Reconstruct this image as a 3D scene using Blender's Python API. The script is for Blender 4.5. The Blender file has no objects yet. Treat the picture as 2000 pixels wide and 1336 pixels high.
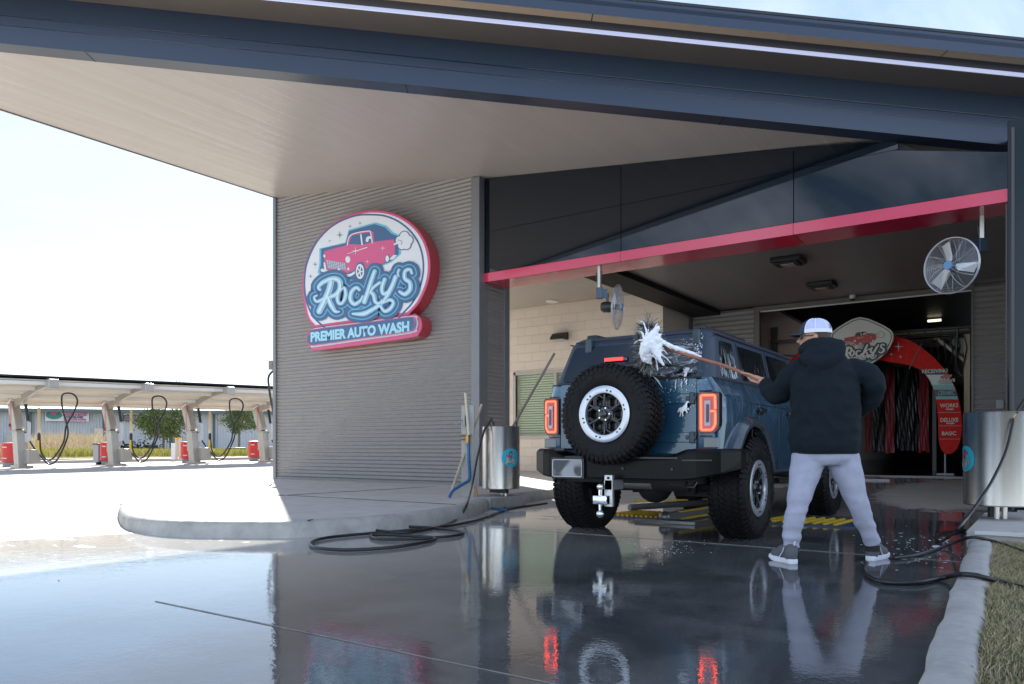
import bpy, bmesh, math, random
from mathutils import Vector, Matrix, noise
random.seed(7)
S=bpy.context.scene; COL=S.collection
PI=math.pi
# ------------------------------------------------------------------ camera model
FPX=1500.0; CH=.82; HY=874.0
A=math.atan(1050/1500)
FW=Vector((-math.sin(A),math.cos(A),0)); RT=Vector((math.cos(A),math.sin(A),0)); UP=Vector((0,0,1))
def ray(x,y): return FW+RT*((x-1000)/FPX)+UP*((HY-y)/FPX)
C0=Vector((0,0,CH))
def onY(x,y,Y): d=ray(x,y); return C0+d*(Y/d.y)
def onX(x,y,X): d=ray(x,y); return C0+d*(X/d.x)
def onZ(x,y,Z=0.): d=ray(x,y); return C0+d*((Z-CH)/d.z)
def onD(x,y,D): return C0+ray(x,y)*D
cam=bpy.data.cameras.new('camera'); camo=bpy.data.objects.new('camera',cam); COL.objects.link(camo)
camo.location=C0; camo.rotation_euler=(PI/2,0,A)
cam.sensor_width=36; cam.lens=36*FPX/2000; cam.shift_y=(HY-668)/2000.; cam.clip_end=2000; cam.clip_start=.05
S.camera=camo
# ------------------------------------------------------------------ helpers
def lin(c): return tuple(((v/255.)/12.92 if v<=10 else ((v/255.+.055)/1.055)**2.4) for v in c)
MATS={}
def M(name,col,rough=.5,metal=0.,spec=.5,var=0.,vs=8.,bump=0.,bs=40.,emit=None,es=0.,coat=0.,cr=.05,alpha=1.,trans=0.,ior=1.5,rv=0.,stretch=(1,1,1),dist=.01):
    if name in MATS: return MATS[name]
    m=bpy.data.materials.new(name); m.use_nodes=True; nt=m.node_tree; b=nt.nodes['Principled BSDF']; L=nt.links
    b.inputs['Base Color'].default_value=(*col[:3],1); b.inputs['Roughness'].default_value=rough; b.inputs['Metallic'].default_value=metal
    b.inputs['Specular IOR Level'].default_value=spec; b.inputs['Coat Weight'].default_value=coat; b.inputs['Coat Roughness'].default_value=cr
    b.inputs['IOR'].default_value=ior; b.inputs['Alpha'].default_value=alpha; b.inputs['Transmission Weight'].default_value=trans
    if emit: b.inputs['Emission Color'].default_value=(*emit,1); b.inputs['Emission Strength'].default_value=es
    if var or bump or rv:
        g=nt.nodes.new('ShaderNodeNewGeometry'); mp=nt.nodes.new('ShaderNodeMapping'); mp.inputs['Scale'].default_value=stretch
        L.new(g.outputs['Position'],mp.inputs['Vector'])
    if var:
        n=nt.nodes.new('ShaderNodeTexNoise'); n.inputs['Scale'].default_value=vs; n.inputs['Detail'].default_value=6; n.inputs['Roughness'].default_value=.65
        L.new(mp.outputs[0],n.inputs['Vector'])
        r=nt.nodes.new('ShaderNodeMapRange'); r.inputs['From Min'].default_value=.25; r.inputs['From Max'].default_value=.75; r.inputs['To Min'].default_value=1-var; r.inputs['To Max'].default_value=1+var
        L.new(n.outputs['Fac'],r.inputs['Value'])
        x=nt.nodes.new('ShaderNodeVectorMath'); x.operation='SCALE'; x.inputs[0].default_value=col[:3]; L.new(r.outputs[0],x.inputs['Scale']); L.new(x.outputs[0],b.inputs['Base Color'])
        if rv:
            r2=nt.nodes.new('ShaderNodeMapRange'); r2.inputs['From Min'].default_value=.3; r2.inputs['From Max'].default_value=.7; r2.inputs['To Min'].default_value=max(.01,rough-rv); r2.inputs['To Max'].default_value=rough+rv
            L.new(n.outputs['Fac'],r2.inputs['Value']); L.new(r2.outputs[0],b.inputs['Roughness'])
    if bump:
        n=nt.nodes.new('ShaderNodeTexNoise'); n.inputs['Scale'].default_value=bs; n.inputs['Detail'].default_value=4; L.new(mp.outputs[0],n.inputs['Vector'])
        bp=nt.nodes.new('ShaderNodeBump'); bp.inputs['Strength'].default_value=bump; bp.inputs['Distance'].default_value=dist
        L.new(n.outputs['Fac'],bp.inputs['Height']); L.new(bp.outputs[0],b.inputs['Normal'])
    MATS[name]=m; return m
def wl(o):
    v=Vector((0,0,0))
    while o: v=v+Vector(o.location); o=o.parent
    return v
def tag(o,label=None,cat=None,group=None,kind=None):
    if label: o['label']=label
    if cat: o['category']=cat
    if group: o['group']=group
    if kind: o['kind']=kind
    return o
def thing(name,loc,label,cat,group=None,rz=0):
    o=bpy.data.objects.new(name,None); o.empty_display_size=.2; COL.objects.link(o); o.location=loc; o.rotation_euler=(0,0,rz)
    return tag(o,label,cat,group)
class MB:
    def __init__(s): s.bm=bmesh.new()
    def face(s,pts):
        vs=[s.bm.verts.new(p) for p in pts]
        try: return s.bm.faces.new(vs)
        except ValueError: return None
    def box(s,c,size,rz=0,mat=None,bev=0):
        hx,hy,hz=[v/2 for v in size]; vs=[]
        R=Matrix.Rotation(rz,3,'Z') if mat is None else mat
        for dx,dy,dz in ((-1,-1,-1),(1,-1,-1),(1,1,-1),(-1,1,-1),(-1,-1,1),(1,-1,1),(1,1,1),(-1,1,1)):
            vs.append(s.bm.verts.new(Vector(c)+R@Vector((dx*hx,dy*hy,dz*hz))))
        fs=[s.bm.faces.new([vs[i] for i in q]) for q in ((0,3,2,1),(4,5,6,7),(0,1,5,4),(1,2,6,5),(2,3,7,6),(3,0,4,7))]
        if bev:
            es=list({e for f in fs for e in f.edges}); bmesh.ops.bevel(s.bm,geom=es,offset=bev,segments=2,affect='EDGES',profile=.5)
        return s
    def b2(s,p0,p1,bev=0):
        p0=Vector(p0);p1=Vector(p1); return s.box((p0+p1)/2,[abs(v) for v in (p1-p0)],bev=bev)
    def bar(s,p0,p1,w,h=None,up=None,bev=0):
        p0=Vector(p0);p1=Vector(p1);d=p1-p0;L=d.length;d.normalize();up=Vector(up or (0,0,1))
        if abs(d.dot(up))>.98: up=Vector((0,1,0))
        x=d.cross(up).normalized(); z=x.cross(d)
        return s.box((p0+p1)/2,(w,L,h or w),mat=Matrix((x,d,z)).transposed(),bev=bev)
    def tube(s,pts,r,n=10,cap=True,closed=False,flat=None):
        pts=[Vector(p) for p in pts]; rs=r if isinstance(r,(list,tuple)) else [r]*len(pts)
        rings=[]; px=None; N=len(pts)
        for i,p in enumerate(pts):
            if closed: t=pts[(i+1)%N]-pts[i-1]
            else: t=pts[min(i+1,N-1)]-pts[max(i-1,0)]
            t.normalize()
            if px is None:
                px=t.orthogonal().normalized() if flat is None else (Vector(flat)-t*t.dot(Vector(flat))).normalized()
            else:
                px=(px-t*t.dot(px)); px=px.normalized() if px.length>1e-6 else t.orthogonal().normalized()
            py=t.cross(px)
            rings.append([s.bm.verts.new(p+px*math.cos(a)*rs[i]+py*math.sin(a)*rs[i]) for a in [2*PI*k/n for k in range(n)]])
        for i in range(N if closed else N-1):
            a,b=rings[i],rings[(i+1)%N]
            for k in range(n):
                s.bm.faces.new((a[k],a[(k+1)%n],b[(k+1)%n],b[k]))
        if cap and not closed: s.bm.faces.new(rings[0][::-1]); s.bm.faces.new(rings[-1])
        return s
    def cyl(s,p0,p1,r,n=24,r1=None,cap=True): return s.tube([p0,p1],[r,r if r1 is None else r1],n,cap)
    def lathe(s,prof,c,axis=(0,0,1),n=32,cap=False,a0=0,a1=2*PI):
        c=Vector(c);ax=Vector(axis).normalized(); u=ax.orthogonal().normalized()
        if abs(ax.z)>.99: u=Vector((1,0,0))
        v=ax.cross(u); full=abs(a1-a0-2*PI)<1e-6; K=n if full else n+1; rings=[]
        for r,h in prof:
            rings.append([s.bm.verts.new(c+ax*h+(u*math.cos(a0+(a1-a0)*k/n)+v*math.sin(a0+(a1-a0)*k/n))*r) for k in range(K)])
        for i in range(len(prof)-1):
            for k in range(n):
                s.bm.faces.new((rings[i][k],rings[i][(k+1)%K],rings[i+1][(k+1)%K],rings[i+1][k]))
        if cap: 
            s.bm.faces.new(rings[0][::-1]); s.bm.faces.new(rings[-1])
        return s
    def prism(s,poly,d):
        d=Vector(d); a=[s.bm.verts.new(Vector(p)) for p in poly]; b=[s.bm.verts.new(Vector(p)+d) for p in poly]; n=len(a)
        s.bm.faces.new(a[::-1]); s.bm.faces.new(b)
        for i in range(n): s.bm.faces.new((a[i],a[(i+1)%n],b[(i+1)%n],b[i]))
        return s
    def ell(s,c,r,n=14,mat=None):
        ret=bmesh.ops.create_uvsphere(s.bm,u_segments=n,v_segments=max(6,n//2),radius=1)
        Mx=Matrix.Translation(Vector(c))@((mat.to_4x4() if mat is not None else Matrix.Identity(4))@Matrix.Diagonal((*( (r,r,r) if not hasattr(r,'__len__') else r),1)))
        bmesh.ops.transform(s.bm,matrix=Mx,verts=ret['verts']); return s
    def grid(s,f,nu,nv,flip=False):
        V=[[s.bm.verts.new(f(i/nu,j/nv)) for j in range(nv+1)] for i in range(nu+1)]
        for i in range(nu):
            for j in range(nv):
                q=(V[i][j],V[i+1][j],V[i+1][j+1],V[i][j+1]); s.bm.faces.new(q[::-1] if flip else q)
        return s
    def build(s,name,mat,parent=None,smooth=None,local=False,bevel=0,fix=True,loc=None,mesh_only=False):
        bm=s.bm
        if fix: bmesh.ops.recalc_face_normals(bm,faces=bm.faces)
        me=bpy.data.meshes.new(name)
        if local: off=Vector((0,0,0))
        elif parent is not None: off=wl(parent)
        else:
            xs=[v.co for v in bm.verts]; off=Vector((sum(v.x for v in xs)/len(xs),sum(v.y for v in xs)/len(xs),min(v.z for v in xs))) if loc is None else Vector(loc)
        if off.length: bmesh.ops.translate(bm,vec=-off,verts=bm.verts)
        if smooth is not None:
            ca=math.cos(math.radians(smooth))
            for f in bm.faces: f.smooth=True
            for e in bm.edges:
                if len(e.link_faces)==2 and e.link_faces[0].normal.dot(e.link_faces[1].normal)<ca: e.smooth=False
        bm.to_mesh(me); bm.free()
        for m in (mat if isinstance(mat,(list,tuple)) else [mat]): me.materials.append(m)
        if mesh_only: return me
        o=bpy.data.objects.new(name,me); COL.objects.link(o)
        if parent is not None: o.parent=parent
        else: o.location=off
        if bevel:
            md=o.modifiers.new('b','BEVEL'); md.width=bevel; md.segments=2; md.limit_method='ANGLE'; md.angle_limit=math.radians(40)
        return o
def smoothpts(P,k=6,closed=False):
    P=[Vector(p) for p in P]; out=[]; n=len(P)
    rng=range(n if closed else n-1)
    for i in rng:
        if closed: p0,p1,p2,p3=P[i-1],P[i],P[(i+1)%n],P[(i+2)%n]
        else: p0,p1,p2,p3=P[max(i-1,0)],P[i],P[i+1],P[min(i+2,n-1)]
        for j in range(k):
            t=j/k; out.append(.5*((2*p1)+(p2-p0)*t+(2*p0-5*p1+4*p2-p3)*t*t+(3*p1-p0-3*p2+p3)*t*t*t))
    if not closed: out.append(P[-1])
    return out
def struct(o): o['kind']='structure'; return o
def copy_tree(o,parent=None):
    c=o.copy(); COL.objects.link(c); c.parent=parent
    for ch in list(o.children): copy_tree(ch,c)
    return c
def remesh(o,voxel,smooth=0,decim=0):
    """bake a voxel remesh (one continuous skin) into the mesh"""
    md=o.modifiers.new('r','REMESH'); md.mode='VOXEL'; md.voxel_size=voxel; md.use_smooth_shade=True
    if smooth: sm=o.modifiers.new('s','SMOOTH'); sm.iterations=smooth; sm.factor=.5
    dg=bpy.context.evaluated_depsgraph_get(); dg.update(); e=o.evaluated_get(dg)
    me=bpy.data.meshes.new_from_object(e,depsgraph=dg); mats=list(o.data.materials); o.modifiers.clear(); o.data=me
    me.materials.clear()
    for m in mats: me.materials.append(m)
    for p in me.polygons: p.use_smooth=True
    return o
def txt(s,size,origin,ux,uy,mat,parent,name='lettering',width=None,bold=0.,shear=0.,depth=.002,align='LEFT',spacing=1.):
    """flat lettering laid on a plane: origin, ux = reading direction, uy = up"""
    c=bpy.data.curves.new(name,'FONT'); c.body=s; c.size=size; c.offset=bold; c.shear=shear; c.extrude=0; c.align_x='LEFT'; c.space_character=spacing; c.resolution_u=3
    t=bpy.data.objects.new(name,c); COL.objects.link(t); dg=bpy.context.evaluated_depsgraph_get(); dg.update()
    me=bpy.data.meshes.new_from_object(t.evaluated_get(dg),depsgraph=dg); bpy.data.objects.remove(t)
    xs=[v.co.x for v in me.vertices] or [0,1]; x0,x1=min(xs),max(xs); k=(width/(x1-x0)) if width else 1.
    ux=Vector(ux).normalized(); uy=Vector(uy).normalized(); nz=ux.cross(uy); W=(x1-x0)*k
    sh=0 if align=='LEFT' else -W/2
    off=wl(parent) if parent is not None else Vector((0,0,0))
    for v in me.vertices:
        v.co=Vector(origin)+ux*((v.co.x-x0)*k+sh)+uy*v.co.y-off
    me.materials.append(mat); o=bpy.data.objects.new(name,me); COL.objects.link(o)
    if parent is not None: o.parent=parent
    return o

# ------------------------------------------------------------------ world and sun
AZ=math.radians(-53.0); EL=math.radians(31.2)
SUN=Vector((math.sin(AZ)*math.cos(EL),math.cos(AZ)*math.cos(EL),math.sin(EL)))
w=bpy.data.worlds.new('World'); S.world=w; w.use_nodes=True; nt=w.node_tree; L=nt.links
for n in list(nt.nodes): nt.nodes.remove(n)
out=nt.nodes.new('ShaderNodeOutputWorld'); bg=nt.nodes.new('ShaderNodeBackground'); sky=nt.nodes.new('ShaderNodeTexSky')
sky.sky_type='NISHITA'; sky.sun_disc=False; sky.sun_elevation=EL; sky.sun_rotation=AZ; sky.air_density=1.0; sky.dust_density=.15; sky.ozone_density=2.2
bg.inputs['Strength'].default_value=.068
tc=nt.nodes.new('ShaderNodeTexCoord')
# flatten the direction onto a cloud sheet overhead
sep=nt.nodes.new('ShaderNodeSeparateXYZ'); L.new(tc.outputs['Generated'],sep.inputs[0])
zz=nt.nodes.new('ShaderNodeMath'); zz.operation='MAXIMUM'; zz.inputs[1].default_value=.06; L.new(sep.outputs['Z'],zz.inputs[0])
dv=nt.nodes.new('ShaderNodeVectorMath'); dv.operation='DIVIDE'; cz=nt.nodes.new('ShaderNodeCombineXYZ')
for k in range(3): L.new(zz.outputs[0],cz.inputs[k])
L.new(tc.outputs['Generated'],dv.inputs[0]); L.new(cz.outputs[0],dv.inputs[1])
mp=nt.nodes.new('ShaderNodeMapping'); mp.inputs['Rotation'].default_value=(0,0,.9); mp.inputs['Scale'].default_value=(1.0,.34,0); L.new(dv.outputs[0],mp.inputs[0])
n1=nt.nodes.new('ShaderNodeTexNoise'); n1.inputs['Scale'].default_value=1.25; n1.inputs['Detail'].default_value=9; n1.inputs['Roughness'].default_value=.62; n1.inputs['Distortion'].default_value=.5; L.new(mp.outputs[0],n1.inputs['Vector'])
r1=nt.nodes.new('ShaderNodeMapRange'); r1.inputs['From Min'].default_value=.40; r1.inputs['From Max'].default_value=.74; L.new(n1.outputs['Fac'],r1.inputs['Value'])
cv=nt.nodes.new('ShaderNodeMapRange'); cv.inputs['From Min'].default_value=.2; cv.inputs['From Max'].default_value=.75; cv.inputs['To Min'].default_value=1.; cv.inputs['To Max'].default_value=.55
# more cloud towards the sun
dt=nt.nodes.new('ShaderNodeVectorMath'); dt.operation='DOT_PRODUCT'; dt.inputs[1].default_value=SUN; L.new(tc.outputs['Generated'],dt.inputs[0])
r2=nt.nodes.new('ShaderNodeMapRange'); r2.inputs['From Min'].default_value=.80; r2.inputs['From Max'].default_value=.98; r2.inputs['To Max'].default_value=.35; L.new(dt.outputs['Value'],r2.inputs['Value'])
add=nt.nodes.new('ShaderNodeMath'); add.operation='ADD'; add.use_clamp=True; L.new(r1.outputs[0],add.inputs[0]); L.new(r2.outputs[0],add.inputs[1])
mul=nt.nodes.new('ShaderNodeMath'); mul.operation='MULTIPLY'; mul.inputs[1].default_value=.9; L.new(add.outputs[0],mul.inputs[0])
cm=nt.nodes.new('ShaderNodeMath'); cm.operation='MULTIPLY'; L.new(dt.outputs['Value'],cv.inputs['Value']); L.new(cv.outputs[0],cm.inputs[0]); L.new(r1.outputs[0],cm.inputs[1]); L.new(cm.outputs[0],add.inputs[0])
# cloud radiance: boosted away from the sun, an added fill from out-of-view sky
r3=nt.nodes.new('ShaderNodeMapRange'); r3.inputs['From Min'].default_value=-.2; r3.inputs['From Max'].default_value=1.; r3.inputs['To Min'].default_value=18.; r3.inputs['To Max'].default_value=5; L.new(dt.outputs['Value'],r3.inputs['Value'])
cc=nt.nodes.new('ShaderNodeVectorMath'); cc.operation='SCALE'; cc.inputs[0].default_value=(.88,.96,1.12); L.new(r3.outputs[0],cc.inputs['Scale'])
mx=nt.nodes.new('ShaderNodeMix'); mx.data_type='RGBA'; L.new(mul.outputs[0],mx.inputs[0]); L.new(sky.outputs[0],mx.inputs[6]); L.new(cc.outputs[0],mx.inputs[7])
L.new(mx.outputs[2],bg.inputs['Color']); L.new(bg.outputs[0],out.inputs[0])
sl=bpy.data.lights.new('sun','SUN'); sl.energy=5.0; sl.angle=math.radians(.53); sl.color=(1,.95,.86)
so=bpy.data.objects.new('sun',sl); COL.objects.link(so); so.rotation_euler=SUN.to_track_quat('Z','Y').to_euler(); so.location=(-20,20,20)
S.view_settings.view_transform='Standard'; S.view_settings.look='None'; S.view_settings.exposure=1.6; S.view_settings.gamma=1
S.render.engine='CYCLES'; S.cycles.use_denoising=True; S.cycles.max_bounces=10; S.cycles.glossy_bounces=5; S.cycles.diffuse_bounces=5; S.cycles.transparent_max_bounces=12
S.cycles.sample_clamp_indirect=8; S.cycles.caustics_reflective=True; S.cycles.blur_glossy=.0

# ------------------------------------------------------------------ ground
def sm(a,b,x):
    t=max(0,min(1,(x-a)/(b-a))); return t*t*(3-2*t)
def gz(X,Y):
    k=sm(-15,-8,X); kz=.04*k+.012*(1-k)
    z=max(0,Y-9.8)*kz
    return min(z,.27 if k>.5 else .25)
def padz(Y): return .15+.027*max(0,min(Y,16.)-10.5)
def wet_material():
    m=bpy.data.materials.new('wet_concrete'); m.use_nodes=True; nt=m.node_tree; b=nt.nodes['Principled BSDF']; L=nt.links
    N=nt.nodes.new
    g=N('ShaderNodeNewGeometry'); sep=N('ShaderNodeSeparateXYZ'); L.new(g.outputs['Position'],sep.inputs[0])
    def noise_(sc,det=6,stretch=None,rough=.6):
        n=N('ShaderNodeTexNoise'); n.inputs['Scale'].default_value=sc; n.inputs['Detail'].default_value=det; n.inputs['Roughness'].default_value=rough
        if stretch:
            mp=N('ShaderNodeMapping'); mp.inputs['Scale'].default_value=stretch; L.new(g.outputs['Position'],mp.inputs[0]); L.new(mp.outputs[0],n.inputs['Vector'])
        else: L.new(g.outputs['Position'],n.inputs['Vector'])
        return n.outputs['Fac']
    def math_(op,a,b_=None,clamp=False):
        n=N('ShaderNodeMath'); n.operation=op; n.use_clamp=clamp
        for i,v in enumerate((a,b_)):
            if v is None: continue
            if isinstance(v,(int,float)): n.inputs[i].default_value=v
            else: L.new(v,n.inputs[i])
        return n.outputs[0]
    def rng(v,a,b_,c,d):
        n=N('ShaderNodeMapRange'); n.inputs['From Min'].default_value=a; n.inputs['From Max'].default_value=b_; n.inputs['To Min'].default_value=c; n.inputs['To Max'].default_value=d; L.new(v,n.inputs['Value']); return n.outputs[0]
    def mixc(f,a,b_):
        n=N('ShaderNodeMix'); n.data_type='RGBA'; L.new(f,n.inputs[0])
        for i,v in ((6,a),(7,b_)):
            if isinstance(v,tuple): n.inputs[i].default_value=(*v,1)
            else: L.new(v,n.inputs[i])
        return n.outputs[2]
    X,Y=sep.outputs['X'],sep.outputs['Y']
    nb=noise_(.9); nf=noise_(5,8); ns=noise_(2.2,6,(1,.35,1))
    # wet east of a wavering water line, dry apron west of it
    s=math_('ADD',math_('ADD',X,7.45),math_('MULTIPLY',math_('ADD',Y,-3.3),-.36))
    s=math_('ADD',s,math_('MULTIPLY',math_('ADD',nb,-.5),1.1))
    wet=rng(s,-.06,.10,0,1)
    # thin sun-dried stains close to the water line
    st=rng(noise_(1.6,7,(1,2.2,1)),.60,.66,0,1); near=rng(s,.2,1.9,1,0); dryspot=math_('MULTIPLY',st,near)
    # dry patch at the right of the bay floor
    dx=math_('ADD',X,1.15); dy=math_('MULTIPLY',math_('ADD',Y,-13.3),.42)
    d2=math_('ADD',math_('MULTIPLY',dx,dx),math_('MULTIPLY',dy,dy)); d2=math_('ADD',d2,math_('MULTIPLY',math_('ADD',nf,-.5),1.4))
    patch=rng(d2,.8,1.35,1,0)
    dry=math_('MAXIMUM',math_('SUBTRACT',1.,wet),math_('MAXIMUM',patch,dryspot),True)
    # tiny leaves and grit
    vor=N('ShaderNodeTexVoronoi'); vor.inputs['Scale'].default_value=1.7; vor.inputs['Randomness'].default_value=1; L.new(g.outputs['Position'],vor.inputs['Vector'])
    grit=rng(vor.outputs['Distance'],.018,.026,1,0)
    dryc=mixc(rng(nf,.3,.7,0,1),(.36,.335,.305),(.47,.44,.40)); dryc=mixc(rng(nb,.35,.65,0,.6),dryc,(.36,.33,.29))
    wetc=mixc(rng(ns,.3,.7,0,1),(.048,.052,.055),(.125,.13,.13)); wetc=mixc(rng(noise_(1.7,8,(.35,1.6,1),.7),.47,.68,0,.8),wetc,(.125,.125,.12)); wetc=mixc(rng(noise_(.8,5,(1,1,1)),.52,.6,0,.5),wetc,(.03,.032,.033))
    wetc=mixc(rng(s,.3,4.2,.95,0),wetc,(.50,.48,.45))  # sunlit brightness painted into the slab colour, fading away from the water line
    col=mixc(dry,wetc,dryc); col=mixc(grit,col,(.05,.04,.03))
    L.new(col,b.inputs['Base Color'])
    wr=rng(noise_(1.1,6,(.6,1.2,1)),.44,.66,.012,.085); wr=math_('ADD',wr,rng(noise_(11,7,(1,2,1)),.60,.74,0,.16))
    n=N('ShaderNodeMix'); n.data_type='FLOAT'; L.new(dry,n.inputs[0]); L.new(wr,n.inputs[2]); n.inputs[3].default_value=.8; L.new(n.outputs[0],b.inputs['Roughness'])
    n=N('ShaderNodeMix'); n.data_type='FLOAT'; L.new(dry,n.inputs[0]); n.inputs[2].default_value=.85; n.inputs[3].default_value=.25; L.new(n.outputs[0],b.inputs['Specular IOR Level'])
    b1=N('ShaderNodeBump'); b1.inputs['Strength'].default_value=.17; b1.inputs['Distance'].default_value=.004; L.new(noise_(7,3,(1,1,1)),b1.inputs['Height'])
    b2=N('ShaderNodeBump'); b2.inputs['Distance'].default_value=.003; L.new(noise_(90,3),b2.inputs['Height']); L.new(math_('MULTIPLY',dry,.6),b2.inputs['Strength']); L.new(b1.outputs[0],b2.inputs['Normal'])
    b3=N('ShaderNodeBump'); b3.inputs['Distance'].default_value=.0012; b3.inputs['Strength'].default_value=.26; L.new(noise_(38,2),b3.inputs['Height']); L.new(b2.outputs[0],b3.inputs['Normal'])
    L.new(b3.outputs[0],b.inputs['Normal'])
    return m
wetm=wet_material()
mb=MB()
xs=[-400,-200,-120,-80,-60,-50,-44,-40,-36,-34,-32,-30,-26,-22,-18,-15,-13,-11,-9.5,-8,-6,-4,-2,0,3,8,20,60,150,400]
ys=[-300,-100,-40,-15,-5,0,2,4,6,8,9.8,11,12,13,14,15,16,16.55,20,25,31,40,50,60,80,120,200,500]
V=[[mb.bm.verts.new((x,y,gz(x,y))) for y in ys] for x in xs]
for i in range(len(xs)-1):
    for j in range(len(ys)-1): mb.bm.faces.new((V[i][j],V[i+1][j],V[i+1][j+1],V[i][j+1]))
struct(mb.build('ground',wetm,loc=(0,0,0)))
JO=M('joint_dark',(.03,.03,.028),.8)
# control joints in the slab (4 mm above it)
mb=MB()
for Yj,xa in ((2.26,-3.9),(6.35,-5.2),(-1.8,-7)):
    mb.b2((xa,Yj-.0018,.001),(-.5,Yj+.0018,.004))
mb.b2((-5.0,2.27,.001),(-4.99,2.275,.004))
for Yj in (3.55,): mb.b2((-30,Yj-.012,.001),(-7.7,Yj+.0,.004))
for Xj in (-12,-16.5,-21,-25.5): mb.b2((Xj,-10,.001),(Xj+.008,9.7,.004))
struct(mb.build('slab_joints',M('joint_sand',(.22,.21,.20),.8,var=.5,vs=8)))
# ---- island: sidewalk and kerb
conc=M('sidewalk_concrete',(.46,.44,.41),.8,var=.16,vs=3.5,bump=.4,bs=60,dist=.004)
kerbm=M('kerb_concrete',(.36,.35,.33),.75,var=.28,vs=4,bump=.6,bs=25,dist=.01)
isl=[(-13.9,10.4),(-11.3,6.35),(-10.75,5.75),(-9.69,5.13),(-8.5,4.5),(-7.51,4.07),(-6.68,3.98),(-6.07,4.25),(-5.53,4.66),(-5.33,5.43),(-5.36,6.3),(-5.55,7.05),(-5.85,7.75),(-6.15,8.35),(-6.35,9.2),(-6.42,9.96)]
isl=[(p.x,p.y) for p in smoothpts([(x,y,0) for x,y in isl],4)]+[(-6.5,12),(-6.55,14),(-6.6,16.2),(-14.1,16.2),(-14.0,13)]
def inset(poly,d):
    out=[];n=len(poly)
    for i in range(n):
        a=Vector(poly[i-1]);b=Vector(poly[i]);c=Vector(poly[(i+1)%n])
        t=((b-a).normalized()+(c-b).normalized()); t=t.normalized(); nn=Vector((-t.y,t.x)); out.append((b.x+nn.x*d,b.y+nn.y*d))
    return out
def ringed(rings,zf,close=True):
    mb=MB();R=[]
    for poly,dz in rings: R.append([mb.bm.verts.new((x,y,zf(x,y,dz))) for x,y in poly])
    n=len(R[0])
    for a,b in zip(R,R[1:]):
        for i in range(n): mb.bm.faces.new((a[i],a[(i+1)%n],b[(i+1)%n],b[i]))
    return mb,R
area=sum(isl[i-1][0]*isl[i][1]-isl[i][0]*isl[i-1][1] for i in range(len(isl)))
sg=1 if area>0 else -1
zf=lambda x,y,k: gz(x,y)-.02 if k<0 else max(padz(y)-k,gz(x,y)+.002)
mb,R=ringed([(isl,-1),(inset(isl,sg*.012),.07),(inset(isl,sg*.03),.025),(inset(isl,sg*.06),.006),(inset(isl,sg*.10),0),(inset(isl,sg*.165),0),(inset(isl,sg*.172),.012)],zf)
struct(mb.build('kerb',kerbm,smooth=50))
mb=MB(); P=inset(isl,sg*.172)
f=mb.face([(x,y,padz(y)-.002) for x,y in P]); bmesh.ops.triangulate(mb.bm,faces=[f])
for yy in (11,12,13,14,15): bmesh.ops.bisect_plane(mb.bm,geom=mb.bm.verts[:]+mb.bm.edges[:]+mb.bm.faces[:],plane_co=(0,yy,0),plane_no=(0,1,0))
for v in mb.bm.verts: v.co.z=padz(v.co.y)-.002
struct(mb.build('sidewalk',conc))
mb=MB()
for a,b in (((-8.9,4.6),(-8.6,10.4)),((-5.7,7.0),(-11.2,7.0))):
    mb.bar((a[0],a[1],.152),(b[0],b[1],.152),.012,.004)
q=onZ(603,1048,0); mb.box((q.x-.0,q.y+.02,.08),(.01,.08,.15),rz=.3)
struct(mb.build('sidewalk_joints',JO))
# ---- right kerb and grass
def kerbsec(name,pts,w,h,mat):
    mb=MB(); prof=[(-w/2,-.02),(-w/2,h*.55),(-w/2+.02,h*.85),(-w/2+.06,h),(w/2-.05,h),(w/2-.015,h*.9),(w/2,h*.6),(w/2,-.02)]
    rows=[]
    for i,p in enumerate(pts):
        a=Vector(pts[max(i-1,0)]);b=Vector(pts[min(i+1,len(pts)-1)]);t=(b-a).normalized();nx=Vector((t.y,-t.x,0))
        rows.append([mb.bm.verts.new(Vector(p)+nx*u+Vector((0,0,v+.006*noise.noise(Vector((p[0]*3,p[1]*3,u*9)))))) for u,v in prof])
    for a,b in zip(rows,rows[1:]):
        for k in range(len(prof)-1): mb.bm.faces.new((a[k],a[k+1],b[k+1],b[k]))
    mb.bm.faces.new(rows[0]);mb.bm.faces.new(rows[-1][::-1])
    return mb.build(name,mat,smooth=50)
kp=[]
for i in range(45):
    Y=-1+i*.19; kp.append((-.158-.04*Y+.006*math.sin(Y*5)+.004*math.sin(Y*13),Y,0))
struct(kerbsec('kerb_edge',kp,.165,.09,M('kerb_concrete_light',(.40,.385,.36),.75,var=.22,vs=5,bump=.7,bs=22,dist=.012)))
soil=M('lawn_soil',(.10,.085,.05),.95,var=.4,vs=9,bump=1,bs=30,dist=.02)
mb=MB(); mb.grid(lambda u,v:Vector((-.085-.04*(-2+v*9.3)+u*5,-2+v*9.3,.055+.015*noise.noise(Vector((u*20,v*30,0))))),20,40); struct(mb.build('lawn_soil',soil))
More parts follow.
